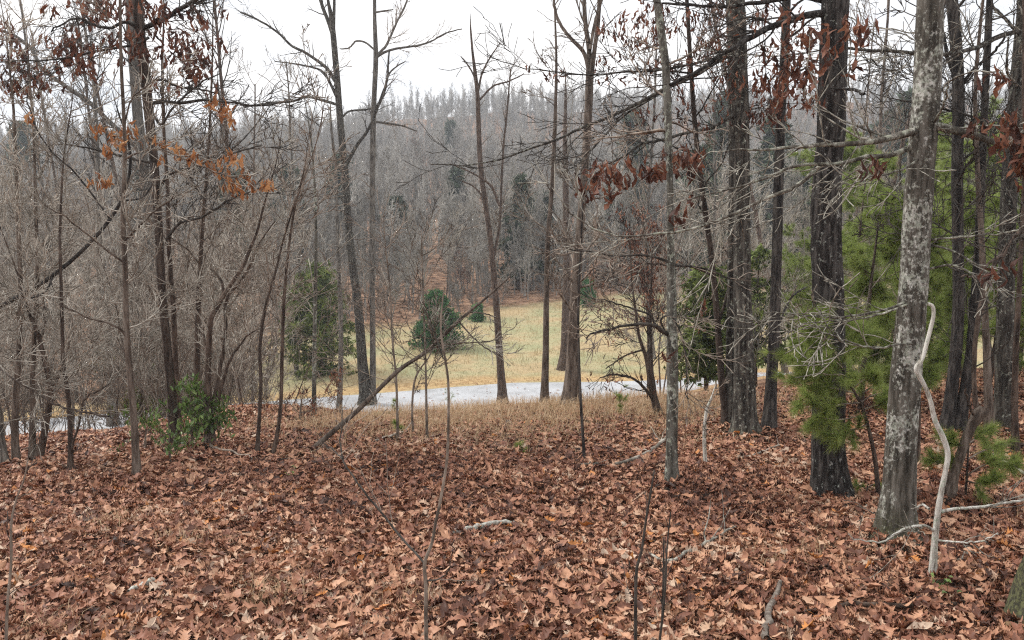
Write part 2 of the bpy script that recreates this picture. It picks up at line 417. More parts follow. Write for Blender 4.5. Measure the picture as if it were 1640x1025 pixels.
# ------------------------------------------------------------------ leaves
def oak_leaf(seed, st=13):
    q = np.random.default_rng(seed)
    if st == 13: w_ = np.array([.02, .05, .17, .08, .27, .10, .34, .12, .30, .11, .20, .09, .015])
    elif st == 'oval': w_ = np.array([.02, .09, .15, .19, .22, .24, .245, .24, .22, .185, .14, .08, .015])
    elif st == 'thin': w_ = np.array([.015, .03, .045, .05, .06, .065, .07, .065, .06, .05, .04, .025, .01])
    elif st == 'oval7': w_ = np.array([.03, .15, .22, .245, .22, .14, .02])
    else: w_ = np.array([.03, .10, .26, .15, .30, .14, .02])
    n = len(w_); u = np.linspace(0, 1, n)
    wl, wr = w_*q.uniform(.75, 1.2, n), w_*q.uniform(.75, 1.2, n)
    c1, c2, tw, fo = q.uniform(-1.4, 1.4), q.uniform(-.3, .9), q.uniform(-1.2, 1.2), q.uniform(-.1, 1.0)
    zc = c1*(u-.5)**2 + .05*np.sin(u*9+q.uniform(0, 6)); mid = np.stack([u-.5, .06*np.sin(u*4+q.uniform(0, 6)), zc], 1)
    out = [mid]
    for sgn, ww in ((1, wl), (-1, wr)):
        a = tw*(u-.5)*sgn + fo + c2*ww*3*q.uniform(.5, 1.5, n)
        out.append(mid+np.stack([.13*ww/.3*q.uniform(.2, 1, n), sgn*ww*np.cos(a), ww*np.sin(a)], 1))
    V = np.concatenate(out); i = np.arange(n-1)
    Q = np.concatenate([np.stack([i, i+1, n+i+1, n+i], 1), np.stack([i+1, i, 2*n+i, 2*n+i+1], 1)])
    return V, Q
LEAF_HI = [oak_leaf(s) for s in range(16)] + [oak_leaf(s+20, 'oval') for s in range(5)] + [oak_leaf(s+30, 'thin') for s in range(3)]
LEAF_LO = [oak_leaf(s+40, 7) for s in range(10)]
LEAF_LIT = LEAF_LO + [oak_leaf(s+60, 'oval7') for s in range(4)]
def simple_leaf(wd=.42, fold=.5):
    u = np.array([0, .3, .65, 1]); w_ = np.array([.02, .8, .75, .02])*wd*.5
    mid = np.stack([u-.5, 0*u, -.25*(u-.5)**2], 1)
    V = np.concatenate([mid, mid+np.stack([0*u, w_, w_*fold], 1), mid+np.stack([0*u, -w_, w_*fold], 1)])
    i = np.arange(3)
    return V, np.concatenate([np.stack([i, i+1, 4+i+1, 4+i], 1), np.stack([i+1, i, 8+i, 8+i+1], 1)])
def hang_leaf(s):
    V, Q = oak_leaf(s, 7); V = V.copy(); V[:, 1] *= .62; return V, Q
LEAF_HANG = [hang_leaf(s+80) for s in range(10)]
LEAF_S = [simple_leaf(), simple_leaf(.5, .2), simple_leaf(.36, .8)]
def place(gm, temps, g, pos, d, nz_, size, tone):
    """copies of leaf templates at pos: length axis d, roughly facing nz_"""
    d = nrm(d); z = nrm(nz_ - (nz_*d).sum(-1, keepdims=True)*d); y = np.cross(z, d)
    pick = g.integers(0, len(temps), len(pos))
    for k, (V, Q) in enumerate(temps):
        s = np.where(pick == k)[0]
        if not len(s): continue
        W = V[None, :, 0:1]*d[s, None] + V[None, :, 1:2]*y[s, None] + V[None, :, 2:3]*z[s, None]
        W = pos[s, None] + W*size[s, None, None]
        gm.add(W, (Q[None]+(np.arange(len(s))*len(V))[:, None, None]), tone=np.repeat(tone[s], len(V)))
def blades(gm, g, pos, h, wd, lean, tone):
    m = len(pos); az = g.uniform(0, 6.283, m); ln = lean*g.uniform(.2, 1, m)
    D = np.stack([np.cos(az), np.sin(az), 0*az], 1); S = np.stack([-np.sin(az), np.cos(az), 0*az], 1)
    V = np.empty((m, 5, 3)); U = np.array([0, 0, 1.])
    V[:, 0] = pos-S*wd[:, None]/2; V[:, 1] = pos+S*wd[:, None]/2
    q = pos+U*(h*.6)[:, None]+D*(h*ln*.35)[:, None]
    V[:, 2] = q+S*wd[:, None]*.4; V[:, 3] = q-S*wd[:, None]*.4
    V[:, 4] = pos+U*(h*(1-.35*ln))[:, None]+D*(h*ln)[:, None]
    o = np.arange(m)*5
    gm.add(V, np.stack([o, o+1, o+2, o+3], 1), np.stack([o+3, o+2, o+4], 1), np.repeat(tone, 5))

g = np.random.default_rng(11)
FEET = [hit(*p_)[:2] for p_ in ((1437, 858), (1332, 790), (1196, 694), (1231, 688), (1075, 773), (914, 650), (282, 714), (219, 764), (337, 714), (1520, 798), (1494, 928), (1163, 683), (1516, 690))]
FEET_R = [.12, .10, .10, .07, .06, .15, .08, .07, .08, .06, .03, .05, .1]
def litter(y0, y1, dens, temps, smin, smax, name, lift):
    W = 1.05*y1+3; A = W*(y1-y0); n = int(dens*A)
    x = g.uniform(-W/2, W/2, n); y = g.uniform(y0, y1, n)
    x = x + .3*(x > 0)*0
    k = np.abs(x) < .74*y+1.3
    # the litter thins out down the bank and in the straw patch
    crest = 11.2+.12*np.clip(x, -10, 12)
    straw = np.exp(-(((x-.3)/2.8)**2+((y-10.0)/1.9)**2)**2)
    k &= g.random(n) > sstep(crest+.6, crest+3.2+.25*np.clip(x, 0, 9), y)
    k &= g.random(n) > .55*straw
    x, y = x[k], y[k]; n = len(x)
    pos = np.stack([x, y, H(x, y)+g.uniform(.002, lift, n)**1.0], 1)
    az = g.uniform(0, 6.283, n); el = g.normal(0, .26, n)
    d = np.stack([np.cos(az)*np.cos(el), np.sin(az)*np.cos(el), np.sin(el)], 1)
    nr = np.stack([g.normal(0, .38, n), g.normal(0, .38, n), np.ones(n)*np.where(g.random(n) < .85, 1, -1)], 1)
    tone = np.clip(g.beta(2.1, 1.7, n)*.95 + .42*(fbm(x*1.3, y*1.3, 21, 3)-.5), 0, .95)
    tone = np.where(g.random(n) < .012, 1.0, tone)
    for (bx, by), br in zip(FEET, FEET_R):
        q_ = np.hypot(x-bx, y-by)-br; pos[:, 2] += .05*np.exp(-np.maximum(q_, 0)/.13)*(q_ < .7)
    gm = G(); place(gm, temps, g, pos, d, nr, g.uniform(smin, smax, n)*np.where(g.random(n) < .45, g.uniform(.3, .7, n), 1), tone)
    tag(link(name, gm.mesh(name, M['litter'])), 'carpet of fallen brown oak leaves over the woodland floor', 'leaf litter', kind='stuff')
def road_leaves():
    x = g.uniform(-18, 20, 1500); v_ = np.where(g.random(1500) < .6, -2.3+np.abs(g.normal(0, .8, 1500)), g.uniform(-2.2, 2.6, 1500)); y = road_y(x)+v_
    z_ = np.maximum(-5.4+.03*np.clip(x, -45, 0), H(x, y))+.045; gm = G(); az = g.uniform(0, 6.28, 1500)
    place(gm, LEAF_S, g, np.stack([x, y, z_], 1), np.stack([np.cos(az), np.sin(az), 0*az], 1), np.stack([g.normal(0, .2, 1500), g.normal(0, .2, 1500), np.ones(1500)], 1), g.uniform(.06, .14, 1500), g.uniform(.2, .9, 1500))
    tag(link('leaf_litter', gm.mesh('leaf_litter', M['litter'])), 'scattered brown leaves blown onto the road edge', 'leaf litter', kind='stuff')
road_leaves()
litter(1.3, 7.0, 1300, LEAF_HI, .05, .125, 'leaf_litter', .06)
litter(7.0, 16.5, 720, LEAF_LIT, .06, .12, 'leaf_litter', .06)

def scatter(x0, x1, y0, y1, n): return g.uniform(x0, x1, n), g.uniform(y0, y1, n)
gm = G()
x, y = scatter(-3.6, 4.4, 7.2, 13, 60000)
den = np.exp(-(((x-.3)/2.9)**2+((y-9.6)/2.6)**2)**2)*(.25+1.5*(fbm(x*1.6, y*1.6, 31)-.25))*(.5+.9*sstep(7.4, 9.8, y)); k = g.random(len(x)) < den*.9
x2, y2 = scatter(-9, 9, 10.2, 13.5, 4500); k2 = fbm(x2*1.5, y2*1.5, 33) > .5
x3, y3 = scatter(-5, 5, 3, 9, 1500); k3 = fbm(x3*1.6, y3*1.6, 35) > .66
tf = [hit(*p_) for p_ in ((425, 945), (440, 955), (290, 860), (175, 835), (205, 828), (650, 960), (1310, 880), (1240, 895), (90, 1000))]
x4 = np.concatenate([q_[0]+g.normal(0, .09, 70) for q_ in tf]); y4 = np.concatenate([q_[1]+g.normal(0, .07, 70) for q_ in tf])
x, y = np.r_[x[k], x2[k2], x3[k3], x4], np.r_[y[k], y2[k2], y3[k3], y4]
blades(gm, g, np.stack([x, y, H(x, y)], 1), g.uniform(.07, .30, len(x))*(.55+.45*sstep(8, 10.5, y)), np.minimum(g.uniform(.003, .007, len(x)), .0008*y), 1.2, g.random(len(x)))
tag(link('dry_grass', gm.mesh('dry_grass', M['straw'])), 'straw coloured dry grass on the crest above the road', 'grass', kind='stuff')
gm = G()
x, y = scatter(-26, 34, 31, 56, 60000); v = y-road_y(x)
k = (v > 2.3) & (y < edge_y(x)+1) & (x > -11+2*np.sin(y)); x, y, v = x[k], y[k], v[k]
tone = np.clip(fbm(x*.35, y*.35, 41)*1.5-.3+g.normal(0, .15, len(x)), 0, 1)*sstep(2.6, 5, v)
blades(gm, g, np.stack([x, y, H(x, y)], 1), g.uniform(.05, .16, len(x)), g.uniform(.01, .022, len(x)), 1.0, tone)
# taller weeds and tussocks
x, y = scatter(-14, 34, 32, 55, 16000); k = ((y-road_y(x)) > 2.6) & (y < edge_y(x)+2) & (fbm(x*.8, y*.8, 61) > .58); x, y = x[k], y[k]
blades(gm, g, np.stack([x, y, H(x, y)], 1), g.uniform(.15, .42, len(x)), g.uniform(.012, .024, len(x)), 1.0, g.random(len(x))*.5)
x, y = scatter(-40, 40, 15, 36, 26000); v = y-road_y(x); k = (v > -4.6) & (v < -2.1) & (g.random(len(x)) < .5); x, y = x[k], y[k]
blades(gm, g, np.stack([x, y, H(x, y)], 1), g.uniform(.08, .3, len(x)), g.uniform(.008, .016, len(x)), 1.0, g.random(len(x))*.2)
tag(link('meadow_grass', gm.mesh('meadow_grass', M['meadow'])), 'short yellow green grass of the meadow beyond the road', 'grass', kind='stuff')
# ------------------------------------------------------------------ builders for trees
def dead_leaves(gm, g, centres, spread, count, size, rng_tone=(0, 1), hang=1.0, temps=None):
    for c, s, n, z in zip(centres, spread, count, size):
        pos = c + g.normal(0, 1, (n, 3))*np.array([1, .7, .75])*s*.8
        d = np.stack([g.normal(0, .45, n), g.normal(0, .45, n), -hang*np.ones(n)+g.normal(0, .3, n)], 1)
        place(gm, temps or LEAF_HANG, g, pos, d, g.normal(0, 1, (n, 3)), z*g.uniform(.65, 1.15, n), g.uniform(*rng_tone, n))
def px_tree(name, label, cat, trunk, bk, tw='tw_dark', limbs=(), auto=None, sub=(5, 3), rmin=.0022, leaves=(), lmat='red_leaf', lsize=.11,
            k=12, seg=40, disp=.0, flare=.4, top=2.5, group=None, Y=None, tips=None, dy=None, seed=None, limb_mat=None, ridges=14, hf=.28):
    """a tree traced on its own upright plane: trunk and limbs are (x, y, width) in photo pixels, all else grows in the round"""
    g = np.random.default_rng(seed if seed is not None else abs(hash((round(trunk[0][0]), round(trunk[0][1])))) % 99991)
    b = hit(*trunk[0][:2]) if Y is None else P(trunk[0][0], trunk[0][1], Y)
    Y = b[1]
    def to3(pts, d0=0., d1=0.):
        m = len(pts); o = []; r = []
        for i, (px, py, w_) in enumerate(pts):
            yy = Y + d0 + (d1-d0)*i/max(m-1, 1); p = P(px, py, yy); o.append(p); r.append(.5*w_/FPX*(p[1]/ray(px, py)[1]))
        return np.array(o), np.array(r)
    tp, tr = to3(trunk)
    gz = float(H(tp[0, 0], tp[0, 1])); tp[0, 2] = gz
    if top:
        d = nrm(tp[-1]-tp[-2]); q = [tp[-1]]; rr = [tr[-1]]
        for i in range(4):
            d = nrm(d+g.normal(0, .05, 3)+np.array([0, 0, .05])); q.append(q[-1]+d*top/4); rr.append(max(tr[-1]*(1-.22*(i+1)), .003))
        tp = np.vstack([tp, q[1:]]); tr = np.r_[tr, rr[1:]]
    tp = np.vstack([tp[0]-np.array([0, 0, .12]), tp]); tr = np.r_[tr[0], tr]
    base = np.array([tp[1, 0], tp[1, 1], gz])
    root = thing(name, label, cat, base, group)
    pts, rad = resample(tp, tr, seg)
    V, Q = trunk_geo(pts-base, rad, seg, k, disp, flare, g.integers(0, 50), ridges, min(hf, 5*tr[1]))
    link('trunk', G().add(V, Q).mesh('trunk', M[bk]), root)
    LP, LR = [], []
    for lb in limbs:
        pt, d1 = (lb[0], lb[1]) if isinstance(lb[0], (list, tuple)) and isinstance(lb[0][0], (list, tuple)) else (lb, g.uniform(-.5, .5))
        a, r = to3(pt, 0, d1); r = r*.85
        lp, lr = resample(a, r, 22)
        lp[1:] += g.normal(0, .006, lp[1:].shape)*np.linspace(0, 1, 21)[:, None]*(1 + 0*lr[1:, None])
        V, Q = tubes(lp[None]-base, lr[None], 6)
        link('limb', G().add(V, Q).mesh('limb', M[limb_mat or bk]), root)
        a, r = resample(lp, lr, 10); LP.append(a); LR.append(r)
    sets = []
    src = [(np.array(LP), np.array(LR))] if LP else []
    if auto:
        q, r = resample(tp[1:], tr[1:], 24)
        st, d, ln, r0 = spawn(g, q[None], r[None], auto['n'], *auto['t'], auto.get('ang', (45, 80)), auto['len'], auto.get('rf', .35), absl=1.0)
        if 'bias' in auto: d = nrm(d+np.array(auto['bias']))
        a = grow(g, st, d, ln, np.maximum(np.minimum(r0, auto.get('rmax', .02)), rmin*1.5), 10, .16, auto.get('up', .05), .35, rmin)
        src.append(a); sets.append((a, 4))
    if src:
        p1, r1 = np.concatenate([s[0] for s in src]), np.concatenate([s[1] for s in src])
        s2 = list(spawn(g, p1, r1, sub[0], .15, 1, (22, 55), (.25, .62), .42)); s2[2] = np.minimum(s2[2], (.35 if Y < 9 else .6)+g.uniform(0, .35, len(s2[2])))
        a2 = grow(g, *s2, 7, .15, .03, .4, rmin)
        sets.append((a2, 3)); last = a2
        if sub[1]:
            a3 = grow(g, *spawn(g, *a2, sub[1], .2, 1, (22, 55), (.3, .6), .7), 4, .15, .03, .5, rmin)
            sets.append((a3, 3)); last = a3
    anchor = np.concatenate([s[0][0].reshape(-1, 3) for s in sets] + [np.array(x).reshape(-1, 3) for x in LP] + [q_[None] for q_ in pts]) if (sets or LP) else pts
    if leaves:
        gl = G(); cs, sp, ct, sz = [], [], [], []; tws, twr = [], []
        for lf in leaves:
            px, py, s, n = lf[:4]; yy = Y + (lf[4] if len(lf) > 4 else g.uniform(-.4, .4))
            c = P(px, py, yy); sm = s/FPX*yy
            cs.append(c); sp.append(sm); ct.append(n); sz.append(lsize)
            j = anchor[np.argmin(((anchor-c)**2).sum(1)+0*c[0])]
            mid = (c+j)/2+np.array([0, 0, .05]); e = c+np.array([0, 0, .04])
            tws.append([j, (j+mid)/2+g.normal(0, .012, 3), mid, (mid+e)/2+g.normal(0, .01, 3), e]); twr.append([.004, .0036, .003, .0028, .0022])
            for _ in range(3):
                e2 = c+g.normal(0, .5, 3)*sm; tws.append([e, (2*e+e2)/3, (e+e2)/2, (e+2*e2)/3, e2]); twr.append([.0022]*5)
        dead_leaves(gl, g, cs, sp, [int(v_*(1.4 if lmat == 'red_leaf' else 1.25)) for v_ in ct], sz, (0, .8) if lmat == 'red_leaf' else (0, 1))
        link('dead_leaves', gl.mesh('dead_leaves', M[lmat], base), root)
        sets.append(((np.array(tws), np.array(twr)), 3))
    if tips and sets:
        gl = G(); pr, z = tips[:2]
        e = last[0][:, -1]; kk = g.random(len(e)) < pr; e = e[kk]; n = len(e)
        rep = tips[2] if len(tips) > 2 else 1
        e = np.repeat(e, rep, 0)+g.normal(0, z*.4, (n*rep, 3)); n = len(e)
        place(gl, LEAF_HANG if lmat in ('red_leaf', 'orange_leaf') else LEAF_S, g, e, np.stack([g.normal(0, .5, n), g.normal(0, .5, n), -.9+g.normal(0, .3, n)], 1), g.normal(0, 1, (n, 3)), z*g.uniform(.6, 1.15, n), g.random(n))
        link('dead_leaves' if lmat in ('red_leaf', 'orange_leaf') else 'foliage', gl.mesh('foliage', M[lmat], base), root)
    if sets:
        gb = G()
        for (a, r), kk in sets:
            V, Q = tubes(a, r, kk); gb.add(V, Q)
        link('crown', gb.mesh('crown', M[tw], base), root)
    return root

def bare_parts(seed, h, r, n1=22, l1=(.22, .5), ang=(30, 60), up=.10, per2=5, per3=3, rmin=.004, t0=.22, stems=1, wig=.05, kT=7, top_r=.18):
    g = np.random.default_rng(seed)
    st = np.zeros((stems, 3)); st[:, 0] = np.arange(stems)*.12*r/.05; st[:, 2] = -.15
    d = np.stack([g.normal(0, .10 if stems == 1 else .24, stems), g.normal(0, .10 if stems == 1 else .24, stems), np.ones(stems)], 1)
    tp, tr = grow(g, st, d, h*g.uniform(.75, 1, stems) if stems > 1 else np.array([h]), np.full(stems, r), 14, wig, .03, top_r, rmin)
    tr[:, 0] *= 1.35
    a1 = grow(g, *spawn(g, tp, tr, n1//stems, t0, 1, ang, l1, .5, absl=h), 8, .085, up, .3, rmin)
    a2 = grow(g, *spawn(g, *a1, per2, .2, 1, (25, 55), (.25, .55), .6), 5, .09, .06, .45, rmin)
    sets = [(a1, 4), (a2, 3)]
    if per3:
        a3 = grow(g, *spawn(g, *a2, per3, .25, 1, (20, 50), (.35, .65), .75), 4, .09, .05, .6, rmin); sets.append((a3, 3))
    gt = G(); V, Q = tubes(tp, tr, kT); gt.add(V, Q)
    gc = G()
    for (a, q), k in sets:
        V, Q = tubes(a, q, k); gc.add(V, Q)
    return gt, gc, sets
def tree_proto(name, label, cat, group, tm, cm, **kw):
    gt, gc, _ = bare_parts(**kw)
    root = thing(name, label, cat, (0, 0, -50), group)
    link('trunk', gt.mesh('trunk', M[tm]), root); link('crown', gc.mesh('crown', M[cm]), root)
    return root
def tufts(gm, g, pos, d, n, ln, wd, spread=.55):
    """needle tufts: n thin needles at every pos, fanning round d"""
    m = len(pos); p = np.repeat(pos, n, 0); dd = nrm(np.repeat(nrm(d), n, 0)+g.normal(0, spread, (m*n, 3)))
    s = nrm(np.cross(dd, g.normal(0, 1, (m*n, 3))))*wd/2
    l_ = ln*g.uniform(.6, 1.1, m*n)[:, None]
    V = np.stack([p-s, p+s, p+dd*l_+np.array([0, 0, -.12])*l_], 1)
    o = np.arange(m*n)*3
    gm.add(V, T=np.stack([o, o+1, o+2], 1), tone=np.repeat(np.clip(np.repeat(g.normal(.5, .22, m), n)+g.normal(0, .12, m*n), 0, 1), 3))
def pine_parts(seed, h, r, n1=26, l1=(.20, .34), per2=6, tl=.10, tw=.0035, tn=16, t0=.22, ntuft=7, rmin=.003, ang=(62, 88)):
    g = np.random.default_rng(seed)
    tp, tr = grow(g, np.array([[0, 0, -.15]]), np.array([[g.normal(0, .05), g.normal(0, .05), 1]]), np.array([h]), np.array([r]), 12, .03, .03, .2, rmin)
    a1 = grow(g, *spawn(g, tp, tr, n1, t0, 1, ang, l1, .4, absl=h), 7, .09, .05, .3, rmin)
    a2 = grow(g, *spawn(g, *a1, per2, .25, 1, (30, 60), (.25, .45), .6), 4, .12, .06, .5, rmin)
    gt = G(); V, Q = tubes(tp, tr, 8); gt.add(V, Q)
    gb = G(); V, Q = tubes(*a1, 4); gb.add(V, Q); V, Q = tubes(*a2, 3); gb.add(V, Q)
    gf = G(); P2 = a2[0]; i = g.integers(1, 4, (len(P2), ntuft)); fr = g.random((len(P2), ntuft, 1))
    rr = np.arange(len(P2))[:, None]
    pos = P2[rr, i-1]*(1-fr)+P2[rr, i]*fr; d = P2[rr, i]-P2[rr, i-1]
    tufts(gf, g, pos.reshape(-1, 3), d.reshape(-1, 3), tn, tl, tw)
    e = a1[0]; tufts(gf, g, e[:, -1], e[:, -1]-e[:, -2], tn*2, tl, tw)
    return gt, gb, gf
def conifer_parts(seed, h, r, rb, n1=60, sprays=16, sl=.16, t0=.04, droop=-.02, power=.8, spread=.6, dens_w=.5):
    """dense scaly-leaved evergreen: whorled branches carrying flat sprays"""
    g = np.random.default_rng(seed)
    tp, tr = grow(g, np.array([[0, 0, -.1]]), np.array([[0, 0, 1.]]), np.array([h]), np.array([r]), 10, .02, .03, .15, .004)
    t = g.uniform(t0, .98, n1)**1.0; zz = t*h; az = g.uniform(0, 6.283, n1)
    ln = rb*(1-t)**power*g.uniform(.7, 1.15, n1)+.06*rb
    st = np.stack([np.interp(zz, tp[0, :, 2], tp[0, :, 0]), np.interp(zz, tp[0, :, 2], tp[0, :, 1]), zz], 1)
    d = np.stack([np.cos(az), np.sin(az), g.uniform(.0, .45, n1)], 1)
    a1 = grow(g, st, d, ln, np.full(n1, r*.18), 6, .06, droop, .3, .003)
    gt = G(); V, Q = tubes(tp, tr, 8); gt.add(V, Q)
    gb = G(); V, Q = tubes(*a1, 3); gb.add(V, Q)
    gf = G(); i = g.integers(1, 6, (n1, sprays)); fr = g.random((n1, sprays, 1)); rr = np.arange(n1)[:, None]
    pos = (a1[0][rr, i-1]*(1-fr)+a1[0][rr, i]*fr).reshape(-1, 3); dd = nrm((a1[0][rr, i]-a1[0][rr, i-1]).reshape(-1, 3)+g.normal(0, spread, (n1*sprays, 3)))
    pos = pos + g.normal(0, sl*.35, pos.shape)
    tufts(gf, g, pos, dd, 7, sl, sl*dens_w*.45, .5)
    return gt, gb, gf
def ever_thing(name, label, cat, parts, tm, fm, loc, group=None, rz=0):
    root = thing(name, label, cat, loc, group, rz)
    link('trunk', parts[0].mesh('trunk', M[tm]), root); link('crown', parts[1].mesh('crown', M['tw_brown']), root)
    link('foliage', parts[2].mesh('foliage', M[fm]), root)
    return root
# ------------------------------------------------------------------ the trees one can tell apart (photo pixels on each tree's own plane)
px_tree('oak_tree', 'thick trunk blotched with white lichen, mossy at the foot, right of the dark oak', 'tree',
        [(1437, 858, 62), (1436, 828, 55), (1440, 770, 48), (1444, 692, 47), (1453, 575, 46), (1463, 450, 44), (1468, 350, 43), (1477, 230, 41), (1485, 120, 41), (1490, 0, 40), (1492, -60, 39)],
        'oak_white', 'tw_pale', limbs=[
            ([(1480, 203, 17), (1462, 211, 16), (1425, 221, 14), (1385, 228, 12), (1310, 232, 9), (1268, 236, 7), (1220, 240, 5), (1170, 238, 3)], -.25),
            ([(1472, 225, 13), (1455, 238, 12), (1420, 250, 10), (1390, 250, 9), (1345, 262, 8), (1300, 264, 7), (1255, 272, 6), (1220, 290, 5), (1160, 305, 4), (1100, 322, 3)], -.1),
            ([(1318, 262, 8), (1300, 278, 8), (1270, 302, 8), (1230, 316, 7), (1180, 340, 6), (1130, 360, 5), (1050, 375, 5), (990, 377, 4), (950, 366, 4), (920, 348, 3), (900, 322, 3)], -.1),
            ([(1490, 200, 20), (1505, 203, 18), (1540, 212, 15), (1580, 224, 13), (1610, 232, 12), (1660, 236, 10), (1720, 240, 7)], -.3),
            ([(1478, 240, 6), (1462, 262, 5), (1430, 276, 4), (1400, 283, 3), (1340, 300, 2.5)], -.35),
            ([(1485, 205, 8), (1500, 190, 6), (1512, 165, 4), (1518, 140, 3)], -.3),
            ([(1462, 478, 6), (1430, 492, 5), (1390, 502, 4.5), (1340, 508, 4), (1280, 505, 3), (1225, 500, 2.5)], -.5),
            ([(1466, 482, 5), (1420, 500, 4), (1370, 512, 3), (1320, 515, 2.5), (1270, 520, 2)], -.7),
            ([(1480, 548, 5), (1440, 552, 4), (1395, 557, 4), (1345, 541, 3), (1310, 528, 2.5)], -.6),
            ([(1482, 385, 6), (1510, 382, 5), (1560, 378, 4), (1610, 374, 4), (1660, 360, 3)], -.3),
            ([(1482, 432, 5), (1515, 425, 4.5), (1535, 427, 4), (1570, 448, 3.5), (1600, 470, 2.5)], -.4),
            ([(1480, 390, 5), (1520, 400, 4.5), (1560, 422, 4), (1590, 445, 3), (1612, 470, 2)], -.3)],
        limb_mat='limb_pale', sub=(9, 3), rmin=.0030, k=48, seg=160, disp=.06, flare=.55, top=3.5, ridges=16, seed=5, hf=.13,
        leaves=[(1300, 60, 14, 6, -.3), (1300, 125, 16, 7), (1325, 90, 14, 6), (1365, 45, 20, 11, -.2), (1372, 65, 14, 6), (1360, 112, 10, 4), (1395, 272, 11, 6, -.5), (1590, 130, 16, 4, -.5),
                (1605, 125, 12, 3, -.5), (1585, 440, 16, 4, -.6), (1600, 450, 16, 3, -.6), (1630, 210, 20, 13, -.3), (1622, 235, 22, 14, -.3), (1635, 275, 20, 12, -.3), (1640, 250, 20, 12, -.3), (1625, 190, 14, 6, -.3), (1575, 204, 9, 4), (1563, 210, 8, 3)])
px_tree('oak_tree', 'stout almost black oak with deep furrows and white flecks, left of the lichen blotched trunk', 'tree',
        [(1333, 790, 60), (1330, 770, 55), (1328, 735, 53), (1327, 692, 50), (1328, 575, 49), (1326, 458, 47), (1323, 390, 46), (1326, 273, 45), (1332, 195, 44), (1335, 78, 42), (1338, 0, 41), (1340, -60, 40)],
        'oak_dark', 'tw_dark', limbs=[
            ([(1330, 20, 16), (1290, 25, 14), (1245, 40, 13), (1210, 55, 12), (1170, 80, 10), (1120, 112, 8), (1070, 137, 7)], -.3),
            ([(1325, 150, 9), (1345, 142, 7), (1370, 145, 6), (1385, 152, 5)], -.4),
            ([(1330, 5, 10), (1280, -5, 9), (1210, 5, 8), (1130, 10, 6), (1060, 4, 4)], .2)],
        sub=(11, 4), rmin=.0030, k=56, seg=170, disp=.11, flare=.5, top=4, ridges=19, seed=8, hf=.13,
        leaves=[(1240, 20, 22, 12), (1262, 45, 20, 9), (1275, 70, 22, 10), (1290, 75, 14, 6), (1310, 55, 14, 6), (1250, 110, 20, 11), (1270, 118, 20, 12), (1290, 115, 16, 8), (1235, 135, 20, 10), (1258, 145, 16, 8),
                (1225, 85, 12, 4), (1215, 130, 14, 5), (1300, 105, 14, 8), (1298, 150, 12, 5), (1305, 165, 12, 5), (1240, 185, 14, 5), (1232, 165, 12, 5)], lsize=.105)
px_tree('oak_tree', 'lichen flecked dark trunk with long drooping limb, front one of a close pair', 'tree',
        [(1196, 694, 40), (1193, 670, 35), (1192, 614, 33), (1190, 497, 29), (1188, 380, 27), (1188, 312, 26), (1184, 156, 28), (1180, 39, 30), (1178, -40, 30)],
        'oak_lich', 'tw_dark', limbs=[
            ([(1183, 62, 11), (1215, 60, 9), (1182, 82, 11), (1150, 97, 10), (1118, 118, 9), (1085, 133, 8), (1050, 150, 7), (1010, 172, 6.5), (970, 190, 6), (935, 203, 5.5), (905, 218, 5), (870, 232, 4.5), (830, 245, 4), (790, 258, 3), (740, 265, 2.5), (690, 264, 2)][2:], -.9),
            ([(1186, 178, 8), (1165, 190, 7.5), (1140, 205, 7), (1110, 210, 6), (1080, 218, 6), (1055, 225, 6), (1030, 230, 5), (1010, 242, 5), (985, 258, 4), (950, 270, 3), (920, 282, 2)], -.6),
            ([(1060, 148, 5), (1040, 160, 4.5), (1000, 185, 4), (975, 210, 4), (950, 235, 4), (925, 262, 3), (905, 275, 2)], -.9),
            ([(1183, 95, 8), (1160, 90, 6), (1120, 100, 5), (1060, 112, 5), (1000, 115, 4), (960, 120, 3), (900, 116, 2.5), (840, 108, 2), (780, 88, 1.5)], -.7)],
        auto=dict(n=8, t=(.45, .95), len=(.8, 1.6), ang=(50, 85)), sub=(11, 4), rmin=.0030, k=30, seg=110, disp=.07, flare=.6, hf=.14, top=4, seed=13,
        leaves=[(980, 48, 12, 8), (1000, 42, 14, 8), (1020, 38, 16, 12), (1035, 25, 18, 14), (1045, 45, 16, 12), (1012, 65, 10, 7), (1030, 65, 12, 8), (1045, 65, 12, 9), (965, 50, 10, 6), (995, 82, 8, 3), (970, 100, 10, 5), (965, 125, 10, 6), (1065, 25, 12, 6),
                (1140, 12, 14, 9), (1150, 25, 16, 10), (1160, 10, 14, 8), (1112, 28, 12, 6), (1125, 55, 10, 4), (1145, 65, 10, 5), (1160, 62, 14, 8), (1135, 90, 9, 4), (1110, 105, 13, 5), (1180, 120, 14, 9), (1170, 140, 12, 7), (1145, 130, 10, 4),
                (1155, 78, 12, 6), (1200, 150, 16, 7), (1220, 155, 12, 5), (1178, 192, 14, 8), (1125, 200, 12, 6), (1150, 180, 12, 4), (1095, 165, 12, 6), (1230, 190, 14, 7), (1035, 198, 8, 3), (1060, 188, 8, 3), (1000, 90, 10, 4), (850, 108, 7, 2), (880, 122, 8, 4), (902, 120, 9, 5), (870, 100, 5, 2)] + [(float(a_), float(b_), 12, 4) for a_, b_ in zip(np.random.default_rng(3).uniform(1000, 1310, 70), np.random.default_rng(4).uniform(0, 195, 70))],
        lsize=.092)
px_tree('oak_tree', 'lichen spotted trunk standing right behind its twin, rear one of the close pair', 'tree',
        [(1172, 690, 20), (1170, 640, 18), (1171, 560, 17), (1172, 450, 15), (1174, 300, 14), (1172, 120, 13), (1168, -30, 12)],
        'oak_lich', 'tw_dark', auto=dict(n=6, t=(.5, 1), len=(.6, 1.3)), sub=(6, 3), k=16, seg=50, disp=.05, top=3, Y=float(hit(1196, 692)[1])+.35, seed=14)
